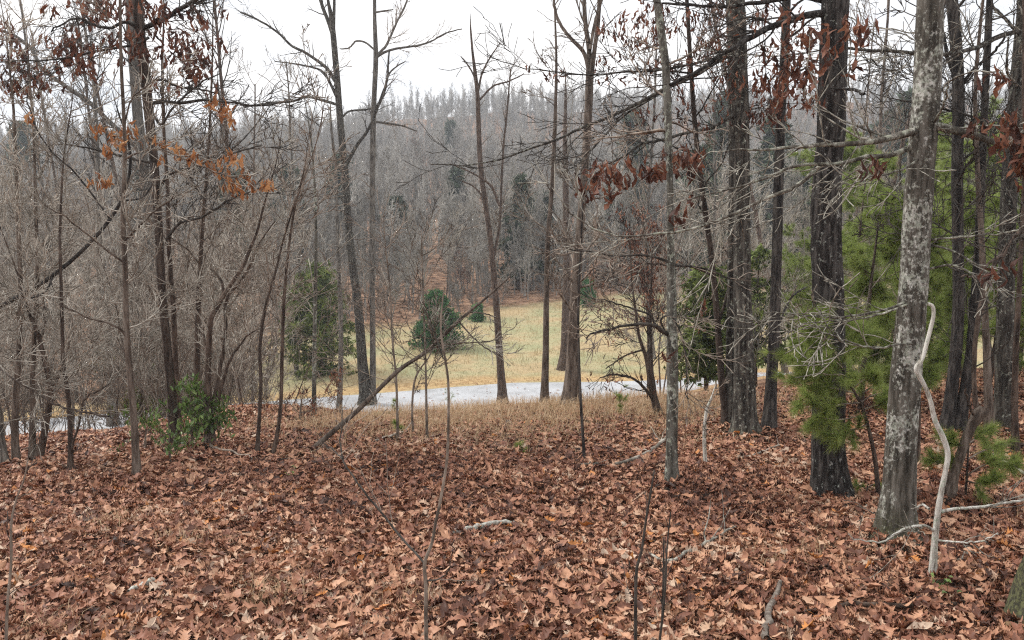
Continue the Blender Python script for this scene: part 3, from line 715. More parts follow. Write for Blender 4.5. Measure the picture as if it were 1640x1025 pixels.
px_tree('oak_tree', 'straight dark slim trunk midway between the lichen flecked pair and the black oak', 'tree',
        [(1231, 688, 24), (1233, 660, 19), (1235, 614, 17), (1240, 536, 17), (1243, 450, 16), (1245, 371, 16), (1250, 195, 15), (1257, 78, 14), (1260, -40, 13)],
        'black', 'tw_dark', limbs=[([(1236, 590, 5), (1222, 570, 4), (1212, 540, 3), (1200, 500, 2)], .4), ([(1240, 540, 4), (1265, 480, 4), (1290, 460, 3)], .5)],
        auto=dict(n=14, t=(.4, .95), len=(.6, 1.5)), sub=(7, 3), k=20, seg=70, disp=.06, top=3, seed=15)
px_tree('young_tree', 'thin dark trunk leaning left, standing left of the lichen flecked pair', 'tree',
        [(1163, 683, 14), (1161, 650, 11.5), (1156, 614, 11), (1148, 500, 10), (1138, 400, 9), (1131, 351, 8.5), (1116, 234, 8), (1107, 117, 7), (1100, 0, 6)],
        'red_brown', 'tw_dark', limbs=[([(1140, 440, 5), (1110, 428, 5), (1070, 425, 4), (1030, 421, 3)], -.3), ([(1150, 520, 6), (1165, 470, 5), (1172, 430, 4), (1160, 395, 3)], .3)],
        auto=dict(n=16, t=(.35, .95), len=(.5, 1.3)), sub=(7, 3), k=14, seg=50, disp=.04, top=2, seed=16)
px_tree('young_oak', 'slender pole covered in grey white lichen, alone in front of the right-hand tree row', 'tree',
        [(1075, 773, 23), (1075, 760, 19), (1075, 731, 17), (1077, 614, 18), (1076, 517, 17), (1075, 438, 14), (1074, 390, 11), (1073, 300, 10), (1071, 234, 12), (1067, 120, 13), (1060, 60, 13), (1052, 0, 12), (1048, -40, 11)],
        'pole_lich', 'tw_brown', limbs=[
            ([(1072, 536, 9), (1060, 530, 9), (1050, 522, 8), (1033, 519, 7), (1005, 521, 5.5), (970, 529, 4.5), (950, 534, 4), (935, 545, 2.5)], -.5),
            ([(1066, 532, 4), (1058, 512, 4), (1072, 505, 4), (1085, 520, 3), (1098, 570, 3), (1100, 640, 2)], -.3),
            ([(1048, 520, 5), (1042, 505, 4), (1015, 495, 4), (985, 485, 3), (955, 478, 2), (930, 470, 1.5)], -.2),
            ([(1072, 420, 6), (1050, 412, 5), (1020, 408, 4), (985, 410, 3.5), (940, 402, 3), (900, 395, 2)], -.2),
            ([(1078, 425, 5), (1110, 427, 4.5), (1140, 434, 4), (1180, 450, 2.5)], .2)],
        auto=dict(n=14, t=(.3, .8), len=(.4, 1.0), ang=(60, 95)), sub=(9, 4), rmin=.0030, k=28, seg=110, disp=.05, flare=.4, top=2.5, seed=17, limb_mat='tw_dark',
        leaves=[(962, 270, 9, 7), (950, 285, 8, 6), (975, 278, 8, 4), (985, 285, 10, 7), (995, 290, 10, 7), (965, 300, 12, 9), (942, 305, 12, 9), (1000, 270, 9, 4), (975, 318, 8, 4), (1055, 270, 15, 12), (1068, 272, 14, 10), (1045, 280, 9, 5),
                (1078, 252, 10, 5), (1090, 262, 12, 7), (1105, 262, 12, 8), (1108, 278, 10, 5), (1100, 248, 9, 6), (1118, 250, 8, 4), (1110, 315, 7, 3), (1090, 345, 8, 4), (1087, 355, 8, 4), (1125, 490, 5, 3), (1068, 575, 6, 3), (1040, 285, 8, 5)], lsize=.125)
px_tree('hardwood_tree', 'tall brown trunk with a wide flared foot at the crest, left of the lichen pole', 'tree',
        [(914, 650, 38), (916, 625, 28), (918, 575, 21), (920, 497, 17), (928, 380, 13), (936, 280, 12), (942, 180, 13), (945, 110, 13)],
        'tan', 'tw_brown', limbs=[([(943, 125, 12), (944, 85, 10), (938, 40, 9), (934, -20, 8), (930, -90, 6)], .3), ([(946, 130, 10), (951, 90, 9), (957, 40, 9), (961, -20, 8), (968, -90, 6)], -.3),
                                  ([(942, 110, 8), (935, 84, 8), (915, 62, 7), (897, 38, 6), (889, 15, 6), (884, -30, 5)], .2), ([(945, 80, 7), (952, 40, 7), (962, 5, 6), (975, -30, 5)], .5)],
        auto=dict(n=10, t=(.3, .8), len=(.4, 1.0)), sub=(4, 3), rmin=.0040, k=30, seg=110, disp=.05, flare=.25, top=0, seed=18)
px_tree('hardwood_tree', 'grey brown trunk on the meadow side of the road, seen beside the flared trunk', 'tree',
        [(902, 592, 18), (905, 550, 14), (907, 480, 13), (908, 400, 12), (906, 300, 10), (905, 220, 7), (906, 150, 4)],
        'brown', 'tw_far', auto=dict(n=26, t=(.35, 1), len=(1.5, 4), ang=(25, 60), up=.1, rmax=.06), sub=(6, 4), rmin=.006, k=16, seg=40, disp=.04, top=1, seed=19)
px_tree('young_tree', 'thin pale brown trunk at the crest just left of the flared trunk', 'tree',
        [(871, 648, 16), (872, 625, 12), (874, 560, 10), (875, 480, 9), (878, 380, 8), (884, 300, 7), (889, 200, 6), (891, 100, 4), (889, 30, 3)],
        'tan', 'tw_brown', auto=dict(n=18, t=(.2, .95), len=(.4, 1.1)), sub=(6, 3), rmin=.0040, k=16, seg=60, disp=.04, top=1, seed=20)
px_tree('hardwood_tree', 'straight brown trunk in the middle of the crest in front of the open meadow', 'tree',
        [(805, 647, 18), (804, 620, 14), (801, 580, 12), (797, 520, 11), (791, 440, 10), (785, 380, 8.5), (778, 330, 8), (770, 270, 8), (767, 215, 8), (765, 156, 7), (761, 117, 6), (757, 85, 4), (754, 50, 3)],
        'brown', 'tw_brown', limbs=[([(765, 150, 5), (772, 118, 4), (785, 92, 3), (800, 70, 2)], .3), ([(768, 160, 4), (790, 138, 3.5), (815, 130, 3), (840, 118, 2)], -.3), ([(763, 130, 4), (752, 108, 3), (738, 90, 2)], .4),
                                   ([(789, 420, 6), (800, 360, 6), (803, 300, 5), (806, 240, 4.5), (812, 180, 4), (818, 110, 3)], .3), ([(800, 330, 5), (788, 300, 5), (770, 285, 4), (745, 272, 3), (720, 262, 2)], -.4), ([(782, 350, 4), (775, 320, 4), (760, 300, 3), (740, 290, 2.5)], -.3)],
        auto=dict(n=16, t=(.12, .8), len=(.4, 1.1)), sub=(5, 3), rmin=.0040, k=18, seg=80, disp=.05, top=.6, seed=21)
px_tree('hardwood_tree', 'black barked tall trunk at the crest with forked crown, touching a pale pole', 'tree',
        [(586, 648, 26), (585, 630, 20), (580, 575, 16), (574, 497, 14), (564, 419, 12), (557, 351, 12), (552, 273, 12), (545, 195, 11), (539, 117, 10), (534, 59, 9), (531, 30, 8)],
        'oak_lich', 'tw_dark', limbs=[([(534, 60, 8), (526, 35, 8), (513, 0, 7), (500, -50, 6)], .4), ([(534, 55, 7), (535, 20, 6), (536, -20, 5), (540, -80, 4)], -.3),
                                   ([(537, 130, 8), (524, 110, 7), (505, 95, 6), (485, 82, 5.5), (466, 73, 5), (445, 52, 4.5), (412, 31, 4), (385, 20, 3)], -.4),
                                   ([(544, 165, 7), (520, 118, 4), (500, 108, 4), (470, 102, 3), (440, 98, 2)], .4),
                                   ([(556, 262, 7), (570, 235, 7), (585, 215, 6), (595, 198, 6), (604, 175, 5), (612, 152, 5), (620, 130, 4), (622, 100, 3.5), (623, 80, 3)], -.2),
                                   ([(541, 168, 6), (515, 160, 6), (490, 155, 5), (470, 162, 5), (430, 165, 4), (390, 172, 3)], -.3),
                                   ([(546, 190, 5), (560, 178, 4), (590, 175, 3.5), (610, 165, 3)], .3), ([(556, 340, 5), (540, 310, 4), (505, 330, 3), (470, 360, 2)], .4)],
        auto=dict(n=10, t=(.3, .8), len=(.5, 1.2)), sub=(5, 3), rmin=.0040, k=22, seg=90, disp=.06, flare=.3, top=1.2, seed=22)
px_tree('hardwood_tree', 'pale grey straight pole at the crest touching the black barked trunk', 'tree',
        [(596, 648, 13), (597, 620, 10), (597, 540, 9), (596, 440, 9), (596, 340, 9), (597, 240, 9), (599, 160, 8), (602, 94, 8), (600, 30, 6), (600, -30, 5)],
        'grey', 'tw_brown', limbs=[([(602, 92, 6), (612, 80, 5), (619, 72, 5), (634, 39, 4), (646, 15, 4), (656, -10, 3)], .3), ([(603, 92, 5), (615, 84, 5), (634, 78, 4.5), (655, 75, 4), (673, 72, 4), (695, 64, 3), (712, 54, 3), (740, 46, 2)], -.5),
                                   ([(600, 80, 4), (585, 68, 4), (570, 66, 3.5), (560, 76, 3), (545, 78, 2)], .3), ([(602, 178, 6), (608, 165, 5), (616, 145, 5), (622, 121, 4), (633, 108, 3), (650, 98, 2)], -.3),
                                   ([(600, 195, 5), (625, 198, 4), (645, 202, 3.5), (668, 210, 2.5)], .4), ([(600, 20, 4), (618, 17, 3), (630, 15, 2)], .1)],
        auto=dict(n=12, t=(.2, .8), len=(.4, 1.0)), sub=(5, 3), rmin=.0040, k=18, seg=80, disp=.04, top=1, seed=23)
px_tree('hardwood_tree', 'tall reddish dark trunk leaning left above the evergreen bush, tallest of the left side', 'tree',
        [(282, 714, 20), (279, 690, 15), (273, 614, 14), (266, 540, 13), (259, 460, 13), (255, 385, 13), (251, 320, 13), (248, 273, 13), (240, 195, 15), (232, 120, 16), (224, 50, 16), (218, -30, 15)],
        'red_brown', 'tw_dark', limbs=[
            ([(256, 300, 7), (262, 290, 6.5), (273, 277, 6), (305, 270, 5), (336, 258, 4.5), (375, 245, 4), (420, 232, 3)], -.6), ([(262, 390, 6), (275, 372, 5.5), (289, 357, 5), (324, 348, 4), (345, 335, 4), (367, 320, 3.5), (400, 308, 3), (425, 298, 2)], -.6),
            ([(245, 165, 8), (265, 163, 7), (290, 165, 6.5), (330, 160, 5), (375, 165, 4.5), (430, 168, 3.5), (480, 158, 2.5)], -.3), ([(240, 130, 6), (262, 128, 5), (285, 138, 5), (310, 142, 4), (350, 150, 3)], .4),
            ([(230, 45, 9), (265, 30, 9), (285, 15, 8), (305, 5, 8), (330, -10, 7), (370, -30, 5)], -.4), ([(222, 45, 8), (200, 35, 7), (175, 45, 6), (150, 40, 5), (120, 30, 4), (80, 50, 3)], -.6),
            ([(238, 60, 6), (220, 70, 5), (180, 78, 4.5), (140, 85, 4), (90, 95, 3.5), (40, 98, 3), (0, 100, 2.5)], -.5), ([(244, 180, 5), (258, 200, 4.5), (275, 175, 4), (300, 150, 3.5), (330, 128, 3), (352, 118, 2)], -.4)],
        auto=dict(n=16, t=(.35, .95), len=(.5, 1.5)), sub=(9, 4), rmin=.0036, k=22, seg=110, disp=.05, flare=.35, top=3, seed=24, limb_mat='tw_dark',
        leaves=[(20, 105, 9, 6), (10, 135, 10, 8), (35, 125, 13, 12), (25, 140, 10, 9), (45, 115, 10, 7), (60, 130, 10, 7), (40, 90, 8, 5), (68, 138, 8, 6), (15, 95, 6, 3), (40, 150, 8, 5),
                (100, 80, 12, 10), (115, 75, 12, 10), (125, 90, 12, 9), (110, 100, 12, 9), (130, 112, 12, 8), (105, 68, 8, 5), (145, 118, 8, 4), (85, 108, 9, 5), (145, 78, 8, 4), (165, 78, 9, 5), (140, 80, 8, 4),
                (150, 10, 12, 10), (160, 20, 13, 12), (170, 12, 10, 8), (145, 25, 10, 7), (180, 20, 10, 6), (150, 40, 8, 4), (245, 20, 14, 12), (255, 30, 12, 10), (235, 12, 12, 9), (260, 18, 10, 6), (215, 75, 12, 10), (225, 90, 10, 8), (208, 60, 9, 5),
                (275, 65, 12, 9), (290, 70, 13, 12), (300, 85, 12, 10), (285, 90, 10, 8), (310, 95, 12, 9), (325, 100, 11, 8), (320, 75, 8, 5), (335, 105, 8, 5), (295, 108, 9, 6), (352, 68, 8, 5), (320, 35, 8, 5), (260, 90, 9, 5), (215, 15, 10, 7), (200, 10, 9, 6)] + [(float(a_), float(b_), 10, 4) for a_, b_ in zip(np.random.default_rng(5).uniform(0, 355, 40), np.random.default_rng(6).uniform(0, 150, 40))], lsize=.125)
px_tree('oak_sapling', 'thin sapling with orange leaves held on its low side twigs, left of the evergreen bush', 'sapling',
        [(219, 764, 17), (218, 735, 12), (213, 653, 10.5), (203, 536, 9), (200, 419, 8), (197, 351, 8), (200, 250, 6), (198, 180, 5.5), (194, 100, 5), (192, 0, 4), (190, -50, 3)],
        'tan', 'tw_grey', limbs=[([(203, 540, 5), (190, 525, 5), (165, 515, 4), (140, 510, 3), (115, 495, 3), (95, 490, 2)], -.3), ([(200, 385, 5), (215, 370, 4), (235, 350, 4), (258, 330, 3), (290, 310, 2)], -.4),
                                 ([(200, 255, 4), (220, 245, 3.5), (260, 240, 3), (330, 270, 3), (380, 285, 2)], -.3), ([(198, 420, 5), (170, 400, 4), (140, 375, 4), (100, 345, 3), (70, 330, 2)], -.3), ([(199, 200, 4), (210, 160, 3), (225, 145, 3), (260, 120, 2)], -.2)],
        auto=dict(n=22, t=(.2, .95), len=(.4, 1.1)), sub=(8, 3), rmin=.0032, k=16, seg=80, disp=.03, flare=.25, top=.8, seed=25, lmat='orange_leaf', lsize=.10,
        leaves=[(165, 205, 8, 6), (178, 215, 9, 8), (185, 225, 9, 8), (188, 232, 7, 5), (210, 210, 9, 9), (172, 245, 6, 4), (235, 228, 7, 4), (258, 233, 8, 6), (286, 240, 7, 5), (288, 250, 6, 4), (305, 252, 8, 6), (313, 250, 7, 5), (343, 262, 8, 6), (342, 272, 6, 4), (375, 255, 9, 7), (382, 262, 8, 6), (368, 250, 7, 4),
                (365, 285, 8, 7), (375, 297, 9, 9), (390, 300, 9, 8), (395, 282, 7, 5), (405, 298, 8, 6), (425, 300, 8, 7), (435, 298, 7, 5), (355, 298, 7, 4), (340, 165, 7, 4), (350, 175, 9, 8), (358, 180, 9, 8), (365, 190, 8, 6), (372, 196, 5, 3), (168, 290, 9, 7), (155, 292, 8, 5), (258, 255, 5, 3), (45, 190, 7, 4)])
px_tree('hardwood_tree', 'broad grey trunk standing behind the tall reddish trunk on the left', 'tree',
        [(256, 668, 30), (254, 640, 22), (250, 560, 18), (245, 450, 17), (236, 330, 17), (227, 242, 16), (220, 180, 16), (215, 117, 15), (210, 50, 15), (206, -30, 14)],
        'grey', 'tw_brown', limbs=[([(225, 245, 9), (205, 222, 9), (175, 195, 9), (148, 168, 9), (120, 148, 9), (98, 133, 8), (78, 118, 8), (62, 103, 7), (51, 78, 7), (25, 58, 6), (0, 48, 6), (-40, 35, 4)], -.5)],
        auto=dict(n=12, t=(.3, .95), len=(.7, 2), ang=(35, 70)), sub=(8, 4), rmin=.004, k=20, seg=60, disp=.05, flare=.3, top=3, seed=26)
px_tree('young_tree', 'narrow dark stem close to the right of the tall reddish trunk', 'tree',
        [(286, 690, 11), (282, 600, 9), (278, 500, 8), (273, 440, 7.5), (270, 380, 7), (268, 300, 6), (262, 200, 5), (260, 90, 4)],
        'brown', 'tw_brown', auto=dict(n=20, t=(.2, .95), len=(.5, 1.4), ang=(35, 70)), sub=(7, 3), rmin=.0038, k=12, seg=50, disp=.03, top=1, seed=27)
px_tree('hardwood_tree', 'forked trunk that splits into rising limbs, right of the evergreen bush', 'tree',
        [(337, 714, 21), (336, 690, 15), (334, 650, 12), (333, 600, 10), (335, 550, 9), (338, 510, 8), (348, 492, 7), (360, 470, 7), (372, 452, 6), (390, 425, 5.5), (400, 400, 5), (412, 370, 4), (425, 320, 3), (440, 270, 2)],
        'brown', 'tw_grey', limbs=[([(340, 660, 9), (347, 620, 8), (352, 590, 7), (358, 560, 7), (362, 520, 6), (360, 490, 6), (368, 470, 6), (385, 450, 5), (400, 425, 5), (410, 400, 4), (422, 380, 3), (440, 355, 2)], .4),
                                   ([(336, 590, 6), (328, 545, 5), (325, 530, 4), (330, 515, 3)], .3), ([(358, 475, 6), (356, 455, 5), (348, 440, 4), (335, 430, 3)], .2),
                                   ([(350, 640, 7), (360, 600, 6), (372, 570, 5), (385, 552, 4), (400, 535, 3), (415, 525, 2)], -.2)],
        auto=dict(n=18, t=(.3, .95), len=(.5, 1.3), ang=(30, 60)), sub=(8, 4), rmin=.0036, k=14, seg=60, disp=.05, flare=.3, top=.5, seed=28)
px_tree('young_tree', 'upright dark pole between the tall reddish trunk and the forked trunk', 'tree',
        [(320, 680, 12), (316, 630, 10), (316, 560, 9), (318, 478, 8), (321, 420, 7), (324, 370, 6), (330, 290, 5), (336, 200, 4), (340, 100, 3)],
        'brown', 'tw_brown', auto=dict(n=24, t=(.2, .95), len=(.5, 1.5), ang=(30, 65)), sub=(7, 4), rmin=.0038, k=12, seg=50, disp=.03, top=1, seed=29)
px_tree('bent_sapling', 'smooth dark stem arching in from the left edge and curving up across the leaves', 'sapling',
        [(-150, 745, 10), (-120, 620, 9), (-60, 530, 8), (0, 491, 7.5), (39, 470, 7), (78, 446, 6.5), (117, 415, 6), (152, 380, 6), (176, 351, 5.5), (195, 320, 5), (205, 290, 5), (209, 254, 4.5), (203, 215, 4), (193, 191, 3)],
        'black', 'tw_dark', limbs=[([(85, 440, 4), (75, 465, 3.5), (55, 476, 3), (40, 474, 2)], -.2), ([(195, 322, 3.5), (230, 315, 3), (245, 285, 3), (240, 250, 2)], .2),
                                   ([(176, 351, 3.5), (150, 315, 3), (117, 273, 3), (90, 250, 3), (62, 215, 2.5), (48, 180, 2.5), (41, 150, 2)], -.3)], sub=(4, 2), rmin=.002, k=10, seg=70, flare=.1, top=.3, seed=30)
# far left cluster
for i, (lab, tr, bkm, nauto) in enumerate([
    ('grey trunk leaning left, cut by the left edge of the picture', [(9, 741, 12), (4, 712, 10), (-1, 680, 9), (-10, 600, 8), (-22, 500, 7), (-30, 380, 5)], 'grey', 10),
    ('upright brown trunk left of its leaning neighbour in the far left cluster', [(26, 736, 13), (24, 700, 10.5), (25, 640, 10), (28, 600, 9), (31, 540, 8), (33, 460, 7), (30, 380, 6), (26, 280, 5), (22, 180, 4)], 'tan', 20),
    ('straight grey brown trunk next to the leaning one in the far left cluster', [(51, 735, 12), (52, 700, 10), (53, 657, 9), (52, 610, 8), (55, 540, 7), (60, 450, 6), (58, 350, 5), (55, 250, 4)], 'tan', 20),
    ('brown trunk leaning right at its foot and bending back up in the far left cluster', [(61, 735, 13), (70, 700, 10), (77, 660, 9), (81, 630, 8.5), (75, 590, 8), (66, 555, 7), (60, 530, 6), (50, 510, 5), (40, 480, 3.5)], 'brown', 16),
    ('slim dark stem in front of the pale road on the left, forked near its foot', [(112, 752, 10), (113, 720, 8), (111, 657, 7), (108, 625, 6.5), (101, 580, 6), (100, 540, 5.5), (98, 460, 5), (96, 380, 4), (100, 280, 3)], 'red_brown', 16),
    ('grey trunk standing by the road at the left behind the forked stem', [(182, 682, 19), (180, 650, 15), (178, 609, 13), (172, 520, 11), (165, 430, 10), (158, 330, 8), (155, 230, 7), (150, 120, 5)], 'grey', 22)]):
    lm = []
    if i == 3: lm = [([(80, 632, 6), (95, 600, 5), (105, 575, 4), (112, 545, 3)], .2), ([(64, 545, 5), (72, 520, 4), (70, 490, 3)], .2)]
    if i == 4: lm = [([(112, 735, 5), (118, 705, 4.5), (125, 685, 4), (131, 657, 4), (135, 640, 3.5), (150, 628, 3), (175, 615, 2)], -.2), ([(175, 668, 3.5), (145, 662, 4), (110, 655, 4), (85, 645, 4), (60, 630, 4), (20, 606, 3.5), (0, 590, 2.5)][::-1], -.5)]
    px_tree('young_tree', lab, 'tree', tr, bkm, 'tw_grey', limbs=lm, auto=dict(n=nauto, t=(.2, .97), len=(.5, 1.5), ang=(35, 70)), sub=(7, 4), rmin=.0034, k=14, seg=50, disp=.04, flare=.25, top=1.2, seed=40+i)
# crest saplings between the left wood and the meadow
for i, (lab, tr, bkm) in enumerate([
    ('thin dark sapling leaning a little right, first one left of the diagonal fallen stem', [(412, 722, 8), (414, 690, 6), (418, 614, 5.5), (416, 560, 5), (424, 497, 5), (440, 440, 4), (455, 380, 3), (480, 300, 2)], 'red_brown'),
    ('thin brown sapling slanting right from its foot beside the dark sapling', [(437, 722, 8), (445, 690, 6), (450, 640, 6), (452, 560, 5.5), (455, 480, 5), (462, 400, 4), (475, 320, 3), (500, 250, 2)], 'brown'),
    ('pale lichen covered pole in front of the road and the olive conifer', [(503, 664, 8), (503, 620, 7), (504, 540, 6.5), (505, 470, 6), (506, 400, 5), (505, 320, 4), (500, 240, 3)], 'pole_lich'),
    ('grey brown pole between the olive conifer and the black barked trunk', [(543, 655, 10), (545, 610, 8), (546, 540, 7.5), (544, 450, 7), (540, 370, 6), (538, 280, 5), (530, 200, 4)], 'grey'),
    ('wispy stem rising through the diagonal fallen stem near its middle', [(637, 700, 5), (636, 650, 4), (634, 600, 3.5), (628, 540, 3), (625, 470, 2.5), (618, 400, 2)], 'tw_brown'),
    ('short crooked sapling with a bend near its top, below the diagonal stem', [(662, 692, 4), (660, 660, 3.5), (663, 615, 3.5), (672, 592, 3), (685, 575, 2.5), (692, 560, 2)], 'tw_brown'),
    ('straight thin stem in front of the road, right of the crooked sapling', [(684, 700, 5), (683, 650, 4), (682, 600, 3.5), (681, 560, 3), (678, 480, 2.5), (676, 400, 2)], 'tw_brown'),
    ('single black whip rising from the leaves in front of the flared trunk', [(936, 730, 5.5), (933, 690, 5), (929, 620, 4.5), (927, 560, 4), (926, 480, 3.5), (930, 400, 3), (935, 300, 2)], 'black'),
    ('grey dead stub of a sapling left of the lichen flecked pair', [(1130, 738, 6), (1128, 700, 5.5), (1131, 660, 5), (1136, 645, 4)], 'dead')]):
    px_tree('sapling', lab, 'sapling', tr, bkm, 'tw_grey' if i in (2, 3) else 'tw_brown', auto=dict(n=5 if i in (5, 7, 8) else 18, t=(.25, .97), len=(.15, .4) if i in (5, 7, 8) else (.4, 1.4), ang=(30, 70)), sub=(5, 3), rmin=.0032, k=10, seg=40, disp=.03, flare=.2, top=.2 if i > 3 else 1, seed=60+i)
px_tree('leaning_sapling', 'long bare stem leaning low to the right in front of the meadow', 'sapling',
        [(500, 714, 8.5), (530, 694, 8), (570, 660, 7.5), (600, 630, 7), (640, 592, 7), (680, 565, 6), (720, 528, 6), (745, 505, 5), (775, 480, 4), (800, 458, 3), (818, 442, 2)],
        'tan', 'tw_grey', limbs=[([(640, 592, 4), (690, 560, 3.5), (712, 552, 3), (760, 548, 2.5), (800, 545, 2)], -.3), ([(715, 535, 4), (710, 510, 3.5), (700, 495, 3), (690, 482, 2)], .2), ([(700, 548, 3.5), (690, 530, 3), (685, 505, 3), (676, 480, 2)], -.2), ([(750, 500, 3), (775, 502, 2.5), (800, 510, 2)], .3), ([(735, 515, 3), (765, 548, 2.5), (800, 570, 2)], -.3)],
        sub=(9, 4), rmin=.0030, k=12, seg=60, disp=.03, flare=.15, top=0, seed=80)
px_tree('forked_sapling', 'thin two-stemmed sapling in the foreground leaves, its pale stem rising in front of the road', 'sapling',
        [(683, 1035, 7), (682, 980, 6.5), (682, 940, 6), (680, 903, 6), (688, 880, 5.5), (693, 865, 5), (698, 835, 5), (704, 809, 5), (711, 770, 4.5), (716, 734, 4.5), (718, 690, 4.5), (718, 614, 4), (712, 570, 3.5), (706, 530, 3), (708, 490, 2.5), (712, 460, 2)],
        'tw_brown', 'tw_brown', limbs=[([(680, 903, 5), (668, 888, 5), (650, 870, 4.5), (630, 845, 4.5), (610, 820, 4), (585, 790, 4), (562, 760, 3.5), (550, 738, 3.5), (547, 715, 3), (548, 685, 2.5), (549, 660, 2)], .5), ([(548, 735, 3), (535, 722, 2.5), (520, 712, 2)], .2),
                                    ([(683, 930, 3.5), (700, 928, 3), (716, 918, 2.5), (722, 895, 2), (726, 870, 2)], -.1), ([(710, 575, 3), (700, 545, 2.5), (690, 520, 2), (684, 500, 1.5)], .1)],
        limb_mat='tw_dark', sub=(3, 1), rmin=.0016, k=10, seg=60, flare=.1, top=0, seed=81)
for i, (lab, tr) in enumerate([
    ('dark foreground whip with a pointed tip, tallest of the thin clump at the bottom', [(1018, 1035, 6), (1018, 960, 5.5), (1020, 910, 5), (1028, 880, 4.5), (1035, 830, 4), (1042, 790, 3.5), (1048, 752, 2.5)]),
    ('brown foreground whip right of the pointed one in the thin clump', [(1054, 1035, 4.5), (1062, 980, 4), (1066, 930, 4), (1068, 880, 3), (1074, 820, 2)]),
    ('short reddish foreground whip in the middle of the thin clump', [(1060, 1005, 4), (1062, 950, 3.5), (1063, 900, 3), (1062, 860, 2)]),
    ('bare twiggy whip standing at the far lower left of the leaf carpet', [(8, 1040, 5), (12, 970, 4.5), (18, 900, 4), (18, 840, 3.5), (26, 800, 3), (38, 770, 2.5), (45, 735, 2)])]):
    px_tree('sapling', lab, 'sapling', tr, 'tw_dark' if i < 3 else 'tw_brown', 'tw_dark', auto=dict(n=5, t=(.3, .95), len=(.08, .22), ang=(25, 50)), sub=(2, 0), rmin=.0016, k=8, seg=30, flare=.1, top=0, seed=90+i)
# right-hand side
px_tree('dead_sapling', 'crooked white dead stem with a hooked top, right of the lichen blotched trunk', 'sapling',
        [(1494, 928, 14), (1496, 880, 10), (1501, 828, 9), (1507, 790, 8.5), (1515, 752, 8), (1518, 726, 8.5), (1510, 699, 9), (1498, 674, 8), (1491, 645, 7), (1483, 622, 7), (1468, 593, 8.5), (1472, 582, 7), (1478, 572, 7), (1488, 535, 6.5), (1495, 505, 6), (1493, 490, 6), (1484, 486, 5)],
        'dead', 'tw_pale', limbs=[([(1496, 850, 6), (1480, 842, 5.5), (1452, 846, 5), (1430, 858, 4), (1400, 870, 3), (1360, 858, 2)], -.3), ([(1506, 820, 7), (1530, 815, 6), (1570, 812, 6), (1610, 806, 5), (1660, 796, 4)], .1), ([(1500, 865, 4), (1530, 868, 3.5), (1570, 868, 3), (1595, 858, 2)], -.2), ([(1488, 815, 5), (1478, 808, 4), (1468, 814, 3)], .1)],
        limb_mat='dead', sub=(5, 2), rmin=.002, k=20, seg=120, disp=.15, flare=.3, top=0, seed=100, hf=.1)
px_tree('broken_tree', 'leaning snapped trunk with a knobby broken top, right of the white dead stem', 'tree',
        [(1520, 798, 24), (1522, 780, 17), (1527, 760, 14), (1536, 735, 13), (1546, 705, 13), (1556, 682, 14), (1564, 668, 19), (1570, 660, 20), (1575, 652, 12)],
        'tan', 'tw_dark', limbs=[([(1567, 668, 11), (1562, 640, 9), (1560, 600, 8), (1563, 540, 8), (1570, 490, 9), (1580, 460, 9), (1592, 430, 8), (1606, 405, 8), (1622, 385, 8), (1640, 362, 7), (1670, 330, 6)], .3), ([(1562, 670, 6), (1555, 655, 5), (1550, 640, 4), (1546, 620, 3)], -.1), ([(1605, 408, 6), (1585, 420, 5), (1565, 440, 4), (1540, 442, 3)], -.4)],
        limb_mat='brown', sub=(9, 4), rmin=.0032, k=18, seg=60, disp=.1, flare=.35, top=0, seed=101)
